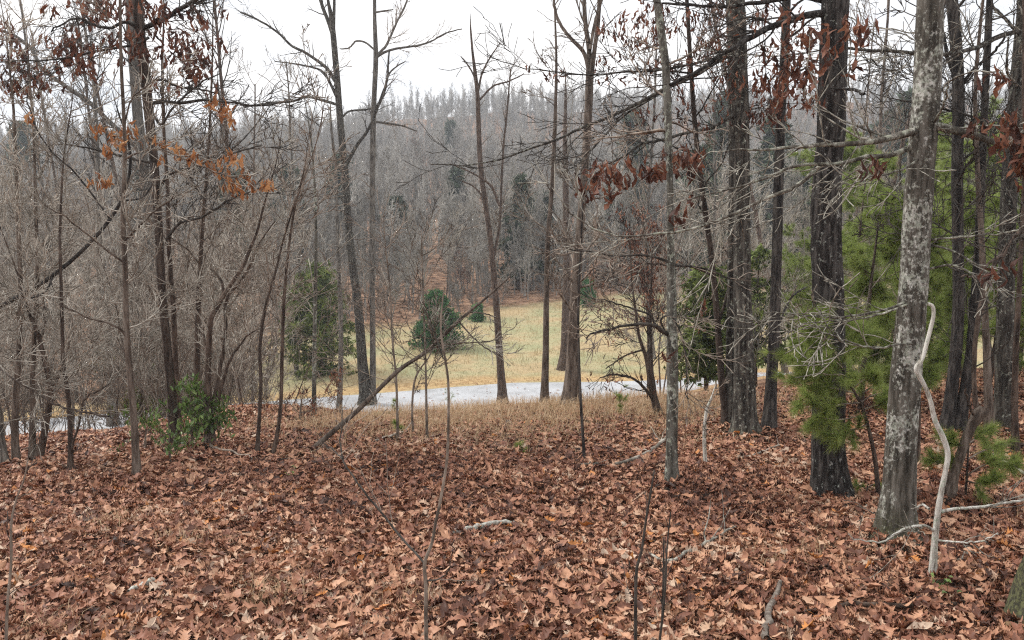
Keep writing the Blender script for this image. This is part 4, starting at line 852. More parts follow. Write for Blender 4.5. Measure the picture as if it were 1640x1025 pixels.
for i, (lab, tr, bkm, lm, na) in enumerate([
    ('black trunk leaning right, left one of the crossed pair behind the snapped trunk', [(1516, 690, 26), (1520, 660, 19), (1526, 610, 18), (1531, 560, 18), (1535, 480, 17), (1534, 380, 17), (1533, 273, 17), (1535, 156, 18), (1530, 60, 18), (1524, 0, 18), (1520, -50, 17)], 'black',
     [([(1535, 130, 8), (1520, 100, 7), (1512, 60, 6), (1508, 20, 5)], .3), ([(1538, 140, 7), (1560, 110, 6), (1590, 85, 5), (1610, 60, 4)], -.3)], 10),
    ('black trunk leaning right, right one of the crossed pair behind the snapped trunk', [(1536, 690, 24), (1542, 650, 17), (1550, 600, 16), (1556, 550, 15), (1562, 470, 14), (1568, 380, 13), (1572, 280, 12), (1578, 150, 11), (1585, 0, 10)], 'black', [], 10),
    ('thick lichen spotted trunk near the right edge, behind all the pines', [(1608, 682, 36), (1610, 650, 30), (1609, 575, 28), (1610, 497, 25), (1613, 380, 24), (1617, 290, 24), (1624, 195, 23), (1634, 78, 21), (1640, 0, 20)], 'oak_lich',
     [([(1640, 48, 10), (1600, 58, 10), (1575, 72, 9), (1550, 80, 8.5), (1520, 87, 8), (1488, 88, 7.5), (1440, 83, 7), (1390, 80, 6), (1345, 78, 5), (1300, 84, 3), (1240, 92, 2)], -1.6), ([(1636, 60, 7), (1610, 30, 6), (1590, 10, 5), (1580, -10, 4)], .2)], 10),
    ('slim dark trunk directly behind the foot of the lichen blotched trunk', [(1467, 740, 13), (1469, 690, 10), (1471, 600, 9), (1474, 500, 8), (1476, 380, 7), (1478, 260, 6)], 'brown', [], 12),
    ('narrow dark trunk close to the right edge in front of the lichen spotted trunk', [(1628, 720, 12), (1625, 660, 10), (1627, 560, 9), (1632, 470, 8), (1636, 380, 7), (1640, 280, 6)], 'brown', [], 10),
    ('thin grey trunk standing between the crossed pair and the lichen spotted trunk', [(1585, 690, 16), (1583, 640, 13), (1580, 560, 11), (1576, 470, 10), (1572, 380, 9), (1566, 280, 8), (1562, 150, 6)], 'tan', [], 14)]):
    px_tree('hardwood_tree', lab, 'tree', tr, bkm, 'tw_pale' if i == 2 else 'tw_dark', limbs=lm, auto=dict(n=na, t=(.3, .97), len=(.5, 1.5), ang=(45, 85)), sub=(8, 4), rmin=.0034, k=22, seg=80, disp=.06, flare=.3, top=2.5, seed=110+i)
px_tree('mossy_tree', 'mossy lichen crusted trunk foot cut off by the bottom right corner', 'tree',
        [(1684, 990, 110), (1690, 940, 100), (1700, 880, 90), (1710, 800, 80), (1718, 600, 74), (1727, 400, 70), (1747, 100, 64), (1757, -100, 60)],
        'oak_moss', 'tw_pale', k=44, seg=130, disp=.10, flare=.25, top=2, seed=120, hf=.15)
# low trees and shrubs by the road
px_tree('leafy_shrub', 'low multi-branched shrub with rusty leaves left of the lichen pole', 'shrub',
        [(1055, 662, 14), (1048, 640, 11), (1040, 600, 8), (1034, 570, 6), (1024, 540, 5), (1018, 500, 4), (1012, 450, 3), (1010, 400, 2)], 'red_brown', 'tw_dark',
        limbs=[([(1052, 650, 7), (1035, 625, 6), (1015, 607, 5), (985, 600, 4), (960, 605, 2)], -.3), ([(1050, 640, 8), (1044, 590, 6), (1042, 520, 5), (1043, 460, 4), (1045, 400, 3)], .3), ([(1030, 560, 4), (1000, 570, 3), (970, 590, 2)], -.5)],
        auto=dict(n=14, t=(.3, 1), len=(.4, 1.0), ang=(40, 75)), sub=(7, 3), rmin=.0032, k=12, seg=40, top=.4, seed=130, tips=(.45, .085), disp=.04)
px_tree('oak_sapling', 'slim sapling still full of rust red leaves behind the lichen pole', 'sapling',
        [(1040, 640, 9), (1040, 560, 7), (1038, 480, 6), (1036, 410, 4), (1030, 350, 3)], 'red_brown', 'tw_dark',
        auto=dict(n=30, t=(.42, 1), len=(.4, 1.0), ang=(45, 85), up=.03), sub=(6, 3), rmin=.0032, k=10, seg=40, top=.2, seed=131, tips=(1.0, .10, 2), disp=.03, Y=14.0)
px_tree('leafy_shrub', 'knee-high shrub with curled brown leaves left of the black barked trunk', 'shrub',
        [(545, 662, 4), (546, 630, 3), (547, 612, 2)], 'tw_brown', 'tw_brown', auto=dict(n=12, t=(.2, 1), len=(.15, .4), ang=(30, 70)), sub=(4, 0), rmin=.002, k=6, seg=14, top=0, seed=132, tips=(.8, .09, 2))
px_tree('leafy_shrub', 'small shrub with brown leaves hanging before the pale road on the left', 'shrub',
        [(480, 672, 4), (482, 650, 3), (484, 636, 2)], 'tw_brown', 'tw_brown', auto=dict(n=10, t=(.2, 1), len=(.15, .4), ang=(30, 70)), sub=(4, 0), rmin=.002, k=6, seg=14, top=0, seed=133, tips=(.7, .09, 2))
for i, (lab, tr, z) in enumerate([
    ('waist-high glossy green evergreen bush at the foot of the tall reddish trunk', [(306, 716, 5), (308, 690, 4), (305, 650, 3), (306, 630, 2)], .075),
    ('glossy green evergreen bush with a flat top, right of the taller one', [(328, 716, 5), (330, 690, 4), (332, 672, 3), (334, 662, 2)], .07),
    ('low sprawling olive green bush left of the glossy evergreen bushes', [(232, 716, 4), (233, 700, 3), (234, 690, 2)], .06),
    ('ankle-high greyish green bush in front of the glossy evergreen bushes', [(272, 735, 4), (272, 722, 3), (273, 712, 2)], .055)]):
    px_tree('evergreen_bush', lab, 'bush', tr, 'tw_brown', 'tw_brown', auto=dict(n=(32, 24, 12, 12)[i], t=(.2, 1), len=(.12, .46), ang=(35, 85), up=.1), sub=(5, 0), rmin=.002, k=6, seg=14, top=0, seed=140+i, tips=(.95, z, 3), lmat='green_leaf')
px_tree('leafy_shrub', 'yellow green leafy shrub by the roadside behind the thin left sapling', 'shrub',
        [(224, 672, 5), (226, 640, 4), (228, 612, 3), (230, 585, 2)], 'tw_brown', 'tw_brown', auto=dict(n=24, t=(.1, 1), len=(.4, 1.0), ang=(20, 60), up=.12), sub=(5, 2), rmin=.004, k=6, seg=14, top=0, seed=146, tips=(.95, .11, 3), lmat='yellow_leaf', Y=17)
px_tree('leafy_shrub', 'tall olive green shrub by the road, far left, above the road strip', 'shrub',
        [(160, 668, 6), (162, 620, 4), (165, 580, 3), (168, 545, 2)], 'tw_brown', 'tw_brown', auto=dict(n=22, t=(.3, 1), len=(.6, 1.4), ang=(20, 60), up=.12), sub=(5, 2), rmin=.005, k=6, seg=14, top=0, seed=147, tips=(.9, .15, 2), lmat='yellow_leaf', Y=30)
# ------------------------------------------------------------------ evergreens
def at(px, py):
    b = hit(px, py); return np.array([b[0], b[1], float(H(b[0], b[1]))])
def atY(px, Y):
    x = P(px, 500, Y)[0]; return np.array([x, Y, float(H(x, Y))])
b = at(702, 560); sc = (b[1]/FPX)
ever_thing('cedar_bush', 'dense dark green cedar standing alone in the meadow, cut by the diagonal stem', 'bush',
           conifer_parts(1, 94*sc, .05, 46*sc, n1=150, sprays=26, sl=.20, t0=.0, power=.62, droop=.02), 'brown', 'cedar', b, 'evergreens in the meadow')
b = at(678, 556)
ever_thing('cedar_bush', 'low bluish green cedar shoot at the left foot of the meadow cedar', 'bush',
           conifer_parts(2, 42*sc, .03, 26*sc, n1=60, sprays=16, sl=.16, t0=.0, power=.6), 'brown', 'cedar', b, 'evergreens in the meadow')
b = at(765, 515); sc = b[1]/FPX
ever_thing('cedar_bush', 'tiny dark cedar at the back of the meadow under the bare trees', 'bush',
           conifer_parts(3, 27*sc, .03, 13*sc, n1=50, sprays=14, sl=.22, t0=.0, power=.6), 'brown', 'cedar', b, 'evergreens in the meadow')
b = atY(941, 51)
ever_thing('cedar_bush', 'small dark green cedar peeping out right of the flared trunk', 'bush',
           conifer_parts(4, 1.7, .05, .6, n1=70, sprays=16, sl=.25, t0=.1, power=.5), 'brown', 'cedar', b, 'evergreens in the meadow')
b = atY(512, 33.5); sc = b[1]/FPX
ever_thing('evergreen_tree', 'wide olive green conifer with drooping tiers beyond the road, behind the pale pole', 'tree',
           conifer_parts(5, 178*sc, .10, 66*sc, n1=100, sprays=24, sl=.30, t0=.03, power=.45, droop=-.05, spread=.45), 'brown', 'olive', b)
b = atY(470, 34.5)
ever_thing('evergreen_tree', 'olive green conifer seen through the twigs left of the wide tiered one', 'tree',
           conifer_parts(6, 4.0, .10, 1.2, n1=60, sprays=14, sl=.3, t0=.1, power=.5, droop=-.04, spread=.5), 'brown', 'olive', b)
b = atY(1135, 17.0); sc = b[1]/FPX
ever_thing('evergreen_tree', 'leafy green evergreen filling the gap between the lichen pole and the lichen flecked pair', 'tree',
           conifer_parts(7, 205*sc, .06, 70*sc, n1=110, sprays=16, sl=.16, t0=.15, power=.35, droop=.0, spread=.7, dens_w=.9), 'brown', 'olive', b)
b = atY(1215, 20.0)
ever_thing('evergreen_tree', 'yellowish green evergreen glimpsed on both sides of the straight slim dark trunk', 'tree',
           conifer_parts(8, 3.6, .06, 1.3, n1=70, sprays=12, sl=.18, t0=.15, power=.35, droop=.0, spread=.7, dens_w=.9), 'brown', 'olive', b)
# young white pine reaching across the black oak
def px_pine(name, label, trunk, brs, ntuft, tl, tw, tn, seed, Y=None):
    g = np.random.default_rng(seed)
    b = hit(*trunk[0][:2]) if Y is None else atY(trunk[0][0], Y)
    Y = b[1]; base = np.array([b[0], Y, float(H(b[0], Y))])
    pts = np.array([P(a[0], a[1], Y) for a in trunk]); pts[0] = base-np.array([0, 0, .05]); rad = np.array([a[2] for a in trunk])*.5/FPX*Y
    pts, rad = resample(pts, rad, 40)
    root = thing(name, label, 'tree', base)
    V, Q = tubes(pts[None]-base, rad[None], 10); link('trunk', G().add(V, Q).mesh('trunk', M['red_brown']), root)
    gb, gf = G(), G()
    for (pl, d1, dens) in brs:
        a = np.array([P(q[0], q[1], Y+d1*i/(len(pl)-1)) for i, q in enumerate(pl)]); r = np.linspace(.006, .0025, len(pl))
        a, r = resample(a, r, 10); V, Q = tubes(a[None]-base, r[None], 5); gb.add(V, Q)
        a2 = grow(g, *spawn(g, a[None], r[None], dens, .2, 1, (25, 60), (.25, .5), .7), 5, .1, .05, .6, .0016)
        V, Q = tubes(a2[0]-base, a2[1], 3); gb.add(V, Q)
        A2 = a2[0]; i = g.integers(1, 5, (len(A2), ntuft)); fr = g.random((len(A2), ntuft, 1)); rr = np.arange(len(A2))[:, None]
        pos = A2[rr, i-1]*(1-fr)+A2[rr, i]*fr; dd = A2[rr, i]-A2[rr, i-1]
        tufts(gf, g, pos.reshape(-1, 3)-base, dd.reshape(-1, 3), tn, tl, tw, .5)
        tufts(gf, g, A2[:, -1]-base, A2[:, -1]-A2[:, -2], tn*2, tl, tw, .45); tufts(gf, g, a[-3:]-base, np.repeat((a[-1]-a[-2])[None], 3, 0), tn*2, tl, tw, .5)
    link('crown', gb.mesh('crown', M['tw_brown']), root); link('foliage', gf.mesh('foliage', M['pine']), root)
px_pine('pine_sapling', 'feathery bright green young pine spreading its soft needles across the black oak', [(1410, 792, 9), (1402, 740, 7), (1392, 690, 6), (1380, 650, 5), (1364, 620, 4), (1350, 590, 3), (1338, 560, 2)],
        [([(1350, 590), (1330, 572), (1308, 562), (1288, 545)], -.2, 8), ([(1340, 565), (1320, 545), (1305, 528), (1298, 512)], -.1, 7), ([(1378, 645), (1345, 648), (1315, 655), (1285, 640)], -.35, 9), ([(1370, 630), (1335, 622), (1300, 618), (1268, 612)], -.1, 8),
         ([(1385, 665), (1345, 672), (1310, 668)], -.3, 6), ([(1378, 645), (1400, 632), (1425, 630), (1448, 640)], .2, 7), ([(1365, 622), (1390, 605), (1402, 610)], -.2, 5), ([(1340, 570), (1350, 545), (1352, 520)], .2, 5), ([(1360, 610), (1350, 600), (1325, 600), (1300, 590)], -.4, 8), ([(1345, 580), (1330, 550), (1318, 525), (1312, 505)], -.25, 9), ([(1338, 560), (1325, 540), (1322, 515)], .15, 8), ([(1340, 570), (1365, 545), (1390, 530)], .2, 8), ([(1385, 655), (1415, 648), (1440, 660)], -.2, 9), ([(1390, 680), (1360, 690), (1330, 695)], -.2, 7), ([(1360, 612), (1320, 585), (1285, 575), (1262, 572)], -.3, 10)], 10, .105, .0027, 28, 201)
px_pine('pine_sapling', 'small feathery pine close to the ground behind the white dead stem', [(1545, 800, 5), (1548, 770, 4), (1550, 735, 3), (1552, 705, 2)],
        [([(1550, 760), (1575, 745), (1605, 740), (1625, 745)], -.1, 7), ([(1550, 750), (1520, 742), (1495, 738)], .1, 6), ([(1550, 735), (1580, 720), (1600, 725)], .2, 7), ([(1549, 770), (1570, 775), (1590, 770)], -.2, 6), ([(1552, 710), (1565, 700), (1580, 690)], .1, 5), ([(1551, 725), (1530, 708), (1510, 700)], .1, 6)], 8, .105, .0027, 24, 202)
px_pine('pine_sapling', 'tuft of green pine needles on the leaves beside the black oak foot', [(1388, 792, 3), (1389, 782, 2), (1390, 776, 2)],
        [([(1389, 784), (1380, 778), (1372, 776)], 0, 4), ([(1389, 782), (1397, 776), (1405, 778)], 0, 4)], 4, .07, .002, 14, 203)
# white pines filling the right side behind the oaks
pine_spots = [(1388, 9.2, 4.6), (1424, 10.0, 5.0), (1362, 13.6, 5.2), (1500, 10.5, 5.4), (1548, 12.4, 6.0), (1590, 10.8, 5.0), (1440, 15.5, 6.5), (1640, 12.5, 6.0), (1520, 16.5, 7.5), (1600, 17.5, 7.5), (1345, 18.5, 6.0), (1300, 19.0, 5.6), (1690, 11.0, 5.5), (1475, 19.5, 8.0)]
plab = ['young white pine with pale green needles in the gap right of the black oak', 'young white pine whose bare lower stem shows left of the lichen blotched trunk', 'young white pine farther back beside the black oak', 'young white pine with soft needles just right of the lichen blotched trunk',
        'young white pine in front of the crossed black trunks', 'young white pine behind the snapped trunk', 'taller white pine behind the gap between the two big oaks', 'white pine at the right edge of the picture', 'tall white pine rising behind the crossed black trunks', 'tall white pine behind the lichen spotted trunk at the right',
        'white pine at the back just left of the black oak', 'white pine at the back right of the straight slim trunk', 'white pine beyond the right edge', 'tallest white pine behind the lichen blotched trunk']
for i, ((px, Y, h), lb) in enumerate(zip(pine_spots, plab)):
    q_ = atY(px, Y); h = (EYE + Y*math.tan(R((1.5, 2.5, 4, 2, 5, 3, 5.5, 4, 6, 6, 5.5, 5, 4, 6.5)[i])) - q_[2])
    pp = pine_parts(300+i, h, .022+.006*h, n1=36, l1=(.16, .30), per2=9, tl=.15, tw=.0055 if Y < 14 else .008, tn=24, t0=(.13, .15, .2, .16, .24, .2, .2, .2)[i % 8], ntuft=7)
    ever_thing('white_pine', lb, 'tree', pp, 'red_brown', 'pine', atY(px, Y), 'white pines on the right', g.uniform(0, 6.28))

# ------------------------------------------------------------------ thicket and wood made of bare trees, one object each
def scatter_trees(protos, pts, labels, group, smin=.8, smax=1.2, elev=None):
    for i, (x, y) in enumerate(pts):
        pr = protos[int(g.integers(0, len(protos)))]
        lb = labels(x, y) if callable(labels) else labels
        s = g.uniform(smin, smax); z = float(H(x, y))
        if elev:
            hp = max(v_.co.z for v_ in pr.children[0].data.vertices); s = min(s, (EYE+math.hypot(x, y)*math.tan(R(g.uniform(*elev)))-z)/hp)
        if not pr.get('_used'):
            pr['_used'] = 1; pr.location = (x, y, z); pr.rotation_euler = (0, 0, g.uniform(0, 6.28)); pr.scale = (s, s, s*g.uniform(.92, 1.1)); pr['label'] = lb; pr['group'] = group
        else: dup(pr, (x, y, z), g.uniform(0, 6.28), (s, s, s*g.uniform(.92, 1.1)), lb, group)
def clean(protos):
    for pr in protos:
        if not pr.get('_used'):
            for c in list(pr.children): bpy.data.objects.remove(c)
            bpy.data.objects.remove(pr)
    for o in SC.objects:
        if '_used' in o: del o['_used']
def darts(n, fx, ok, dmin):
    out = []; tries = 0
    while len(out) < n and tries < 60000:
        tries += 1; x, y = fx()
        if not ok(x, y): continue
        if all((x-a)**2+(y-b)**2 > dmin*dmin for a, b in out): out.append((x, y))
    return out
saps = [tree_proto('bare_sapling', 'x', 'sapling', 'x', ('sap', 'sap', 'tan')[i % 3], ('tw_grey', 'tw_grey', 'tw_brown')[i % 3], seed=400+i, h=h, r=r*.56, n1=n1, l1=(.2, .42), ang=(25, 55), per2=6, per3=4, rmin=.0055, t0=.16, stems=st, wig=.06)
        for i, (h, r, n1, st) in enumerate([(5.5, .045, 24, 1), (6.5, .055, 28, 1), (4.6, .035, 27, 3), (7.5, .065, 30, 1), (5.0, .04, 26, 2), (6.8, .05, 30, 2), (4.0, .03, 20, 1), (8.2, .07, 34, 1)])]
def pxof(x, y): return topx(x, y, float(H(x, y)))[0]
okL = lambda x, y: -140 < pxof(x, y) < 425 and not (20 < pxof(x, y) < 200 and math.sin(x*57+y*91) > -.35) and (y-road_y(x)) < -3.0
ptsL = darts(50, lambda: (g.uniform(-17, -2), g.uniform(11.8, 26)), okL, .75)
scatter_trees(saps, ptsL, 'slender bare sapling of the left thicket between the leaf carpet and the road', 'bare saplings on the left bank', .75, 1.15, (-4, 8))
okL2 = lambda x, y: -150 < pxof(x, y) < 450 and 3.2 < (y-road_y(x)) and y < 52 and x < -10.5
trees = [tree_proto('bare_tree', 'x', 'tree', 'x', ('sap', 'sap', 'grey', 'sap')[i % 4], ('tw_grey', 'tw_brown')[i % 2], seed=430+i, h=h, r=r*.8, n1=n1, l1=(.18, .36), ang=(25, 58), per2=6, per3=4, rmin=.0075, t0=.28, stems=st, wig=.045)
         for i, (h, r, n1, st) in enumerate([(9, .09, 34, 1), (11, .11, 38, 1), (8, .075, 34, 2), (13, .14, 40, 1), (10, .10, 36, 1), (7, .06, 30, 2)])]
ptsL2 = darts(60, lambda: (g.uniform(-42, -9), g.uniform(25, 52)), okL2, 1.3)
scatter_trees(trees, ptsL2, 'bare grey brown tree of the left wood on the far side of the road', 'bare trees beyond the road on the left', .42, .75)
okR = lambda x, y: 1010 < pxof(x, y) < 1780 and (y-road_y(x)) < -3.2 and y > 12.5
ptsR = darts(26, lambda: (g.uniform(2, 24), g.uniform(12.5, 29)), okR, 1.0)
scatter_trees(saps, ptsR, 'slender bare sapling behind the right-hand oaks on the slope to the road', 'bare saplings on the right bank', .7, 1.1, (-4, 7))
okR2 = lambda x, y: 1090 < pxof(x, y) < 1800 and (y-road_y(x)) > 4 and y < edge_y(x) and y > 47
ptsR2 = darts(14, lambda: (g.uniform(8, 44), g.uniform(33, 54)), okR2, 1.8)
scatter_trees(trees, ptsR2, 'bare tree beyond the road on the right, seen between the trunks', 'bare trees beyond the road on the right', .7, 1.1)
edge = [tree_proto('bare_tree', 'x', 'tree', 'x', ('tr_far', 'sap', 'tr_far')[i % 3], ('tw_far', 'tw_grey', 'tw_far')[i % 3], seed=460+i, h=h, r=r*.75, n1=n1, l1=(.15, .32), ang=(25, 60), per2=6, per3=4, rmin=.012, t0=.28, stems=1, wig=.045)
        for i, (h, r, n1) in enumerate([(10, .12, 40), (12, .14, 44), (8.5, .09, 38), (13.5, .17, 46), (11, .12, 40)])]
okE = lambda x, y: 300 < pxof(x, y) < 1500
ptsE = darts(60, lambda: (lambda x: (x, float(edge_y(x))+abs(g.normal(0, 5))))(g.uniform(-30, 36)), okE, 1.5)
scatter_trees(edge, ptsE, 'bare tree at the wood edge along the back of the meadow', 'bare trees along the back of the meadow', .42, .8)
tall = [tree_proto('tall_tree', 'x', 'tree', 'x', ('grey', 'brown', 'tan')[i], ('tw_brown', 'tw_dark', 'tw_brown')[i], seed=480+i, h=h, r=r*.8, n1=n1, l1=(.12, .26), ang=(25, 60), per2=5, per3=3, rmin=.0065, t0=.35, stems=1, wig=.03, top_r=.35)
        for i, (h, r, n1) in enumerate([(13, .10, 26), (15, .13, 28), (12, .08, 24)])]
ptsT = [atY(px, Y)[:2] for px, Y in [(62, 28), (112, 30), (143, 36), (292, 26), (346, 30), (362, 36), (396, 28), (470, 34), (-40, 25), (1385, 26), (1408, 25), (1368, 31), (1265, 30), (1590, 27), (1120, 30), (1050, 36)]]
scatter_trees(tall, ptsT, lambda x, y: 'tall thin bare tree standing up against the sky above the thicket, ' + ('left wood' if x < 0 else 'right side'), 'tall bare trees against the sky', .9, 1.15)
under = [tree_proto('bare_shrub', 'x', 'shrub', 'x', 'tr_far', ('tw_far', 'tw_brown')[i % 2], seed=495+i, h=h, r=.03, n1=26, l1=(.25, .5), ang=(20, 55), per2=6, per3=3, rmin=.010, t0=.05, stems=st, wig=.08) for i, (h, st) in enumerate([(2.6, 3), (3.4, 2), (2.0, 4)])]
ptsU = darts(80, lambda: (lambda x: (x, float(edge_y(x))+abs(g.normal(0, 6))+.5))(g.uniform(-28, 38)), lambda x, y: 420 < pxof(x, y) < 1500, 1.0)
scatter_trees(under, ptsU, 'low bare brush at the foot of the wood behind the meadow', 'bare brush along the back of the meadow', .7, 1.2)
clean(saps+trees+edge+tall+under)

# dark evergreens dotted over the hillside
def far_pine(seed, h, rb):
    return conifer_parts(seed, h, .18, rb, n1=70, sprays=20, sl=.75, t0=.10, power=.55, droop=-.01, spread=.7, dens_w=.8)
FP = [far_pine(500+i, h, rb) for i, (h, rb) in enumerate([(10, 2.0), (12, 2.4), (8, 2.2)])]
fpm = [[q.mesh(nm, M[mm]) for q, nm, mm in zip(p, ('trunk', 'branches', 'foliage'), ('brown', 'tw_far', 'far_pine'))] for p in FP]
for i, (px, Y, s, lb) in enumerate([
    (380, 62, .9, 'dark evergreen on the left hillside behind the thicket'), (555, 75, .8, 'dark pine on the hill between the two tall trunks left of centre'), (640, 70, .75, 'dark evergreen on the hillside right of the pale grey pole'), (724, 150, 1.0, 'small dark evergreen crown near the ridge line'),
    (830, 60, .7, 'dark evergreen at the back of the meadow beyond the middle trunk'), (862, 64, .85, 'darkest evergreen in the wood behind the meadow'), (735, 80, .8, 'dim evergreen halfway up the hillside in the centre'), (1005, 85, 1.1, 'green evergreen on the hill under the drooping limbs'), (985, 70, .9, 'evergreen at the wood edge right of the flared trunk'),
    (1120, 58, 1.0, 'evergreen beyond the meadow behind the leaning thin trunk'), (1160, 75, 1.2, 'tall dark pine on the hill behind the lichen flecked pair'), (1290, 60, 1.1, 'dark pine across the road left of the black oak'), (1400, 85, 1.3, 'distant dark pine in the gap beside the black oak'),
    (1440, 75, 1.2, 'distant pine top showing just left of the lichen blotched trunk'), (1560, 70, 1.2, 'distant pine behind the crossed trunks'), (1625, 66, 1.2, 'distant pine at the right edge'), (60, 95, 1.1, 'evergreen on the far left hillside'), (240, 85, 1.0, 'evergreen on the left hillside behind the tall reddish trunk'), (470, 70, .9, 'dark evergreen on the hillside above the olive conifer'), (1225, 66, 1.0, 'dark pine across the road behind the straight slim trunk')]):
    b = atY(px, Y); t = thing('far_pine', lb, 'tree', b, 'dark evergreens on the hillside', g.uniform(0, 6.28)); t.scale = (s, s, s)
    for me, nm in zip(fpm[i % 3], ('trunk', 'branches', 'foliage')): link(nm, me, t)
for i, (px, Y, h, lb) in enumerate([(668, 118, 9, 'bare tree with a haze of rusty leaves high on the hillside'), (350, 36, 4.2, 'beech like young tree with rusty leaves behind the forked trunk'), (745, 58, 3.0, 'rust leaved shrub at the wood edge behind the meadow cedar'), (255, 36, 4.0, 'rust leaved young tree seen through the left thicket'), (20, 27, 2.6, 'rust leaved shrub by the road at the far left'), (1255, 40, 3.6, 'rust leaved young tree across the road beside the straight slim trunk')]):
    b = atY(px, Y); rr = .006 if Y < 60 else .015
    gt, gc, sets = bare_parts(520+i, h, .012*h, n1=34, per2=6, per3=2, rmin=rr, t0=.12, l1=(.2, .4))
    root = thing('rusty_tree', lb, 'tree', b, 'trees that kept their rusty leaves')
    link('trunk', gt.mesh('trunk', M['brown']), root); link('crown', gc.mesh('crown', M['tw_far']), root)
    gl = G(); e = sets[-1][0][0][:, 1:].reshape(-1, 3); e = e[g.random(len(e)) < .6]; n = len(e)
    place(gl, LEAF_S, g, e+g.normal(0, .05, (n, 3)), g.normal(0, 1, (n, 3))+np.array([0, 0, -.8]), g.normal(0, 1, (n, 3)), (.13 if Y < 60 else .24)*g.uniform(.6, 1.2, n), g.random(n)*.8)
    link('dead_leaves', gl.mesh('dead_leaves', M['red_leaf']), root)

# the wood on the hill: one mass
hill = []
for i, (h, r, n1, rm) in enumerate([(12, .13, 34, .022), (14, .15, 36, .022), (10, .10, 32, .022), (15, .17, 34, .028), (13, .14, 30, .028)]):
    g2 = np.random.default_rng(600+i)
    gt, gc, sets = bare_parts(600+i, h, r, n1=n1, l1=(.14, .27), ang=(22, 48), up=.20, per2=6, per3=3, rmin=rm, t0=.16, kT=6, wig=.035)
    q = G(); V, Q = tubes(*sets[0][0], 3); q.add(V, Q); V, Q = tubes(*sets[1][0], 3); q.add(V, Q); V, Q = tubes(sets[2][0][0][:, ::3], sets[2][0][1][:, ::3], 3); q.add(V, Q)
    o1 = bpy.data.objects.new('hill_tree', q.mesh('hill_crown', M['tw_far'])); nq = len(o1.data.polygons)
    me = G(); me.V, me.Q, me.A, me.n = gt.V+[v for v in q.V], None, None, 0
    g3 = G(); off = 0
    for src in (gt, q):
        for V_, Q_, A_ in zip(src.V, src.Q, src.A): pass
        VV = np.concatenate(src.V); g3.V.append(VV); g3.Q.append(np.concatenate(src.Q)+off); g3.A.append(np.zeros(len(VV))); off += len(VV)
    g3.n = off
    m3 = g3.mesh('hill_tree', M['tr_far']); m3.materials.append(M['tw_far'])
    nt_ = sum(len(x) for x in gt.Q); mi = np.zeros(len(m3.polygons), np.int32); mi[nt_:] = 1; m3.polygons.foreach_set('material_index', mi)
    o1.data = m3; hill.append(o1)
n = 15000
x = g.uniform(-230, 230, n); y = g.uniform(40, 285, n)
k = (np.abs(x) < .72*y+14) & (y > edge_y(x)+5) & (g.random(n) < np.clip(1.15-.0016*y, .4, 1)); x, y = x[k], y[k]
print('hill trees', len(x))
pm = bpy.data.meshes.new('hill_wood'); z = H(x, y)
pm.vertices.add(len(x)); pm.vertices.foreach_set('co', np.stack([x, y, z], 1).astype(np.float32).ravel())
hw = link('hill_wood', pm)
tag(hw, 'grey brown leafless wood covering the hillside behind the meadow', 'wood', kind='stuff')
ng = bpy.data.node_groups.new('hill_wood', 'GeometryNodeTree')
ng.interface.new_socket('Geometry', in_out='INPUT', socket_type='NodeSocketGeometry'); ng.interface.new_socket('Geometry', in_out='OUTPUT', socket_type='NodeSocketGeometry')
gi, go = ng.nodes.new('NodeGroupInput'), ng.nodes.new('NodeGroupOutput')
jn = ng.nodes.new('GeometryNodeGeometryToInstance')
for o in hill:
    oi = ng.nodes.new('GeometryNodeObjectInfo'); oi.inputs['Object'].default_value = o; oi.inputs['As Instance'].default_value = True
    ng.links.new(oi.outputs['Geometry'], jn.inputs[0])
ip = ng.nodes.new('GeometryNodeInstanceOnPoints'); ip.inputs['Pick Instance'].default_value = True
rv_ = ng.nodes.new('FunctionNodeRandomValue'); rv_.data_type = 'FLOAT_VECTOR'; rv_.inputs[1].default_value = (.08, .08, 6.28); rv_.inputs[0].default_value = (-.08, -.08, 0)
rs = ng.nodes.new('FunctionNodeRandomValue'); rs.data_type = 'FLOAT'; rs.inputs[2].default_value = .42; rs.inputs[3].default_value = .72; rs.inputs['Seed'].default_value = 5
# instances of the joined list: each source is one instance
ng.nodes.remove(jn); jn = ng.nodes.new('GeometryNodeJoinGeometry')
for nd in list(ng.nodes):
    if nd.bl_idname == 'GeometryNodeObjectInfo': ng.links.new(nd.outputs['Geometry'], jn.inputs[0])
ng.links.new(gi.outputs[0], ip.inputs['Points']); ng.links.new(jn.outputs[0], ip.inputs['Instance'])
ng.links.new(rv_.outputs[0], ip.inputs['Rotation']); ng.links.new(rs.outputs[1], ip.inputs['Scale']); ng.links.new(ip.outputs[0], go.inputs[0])
md = hw.modifiers.new('wood', 'NODES'); md.node_group = ng

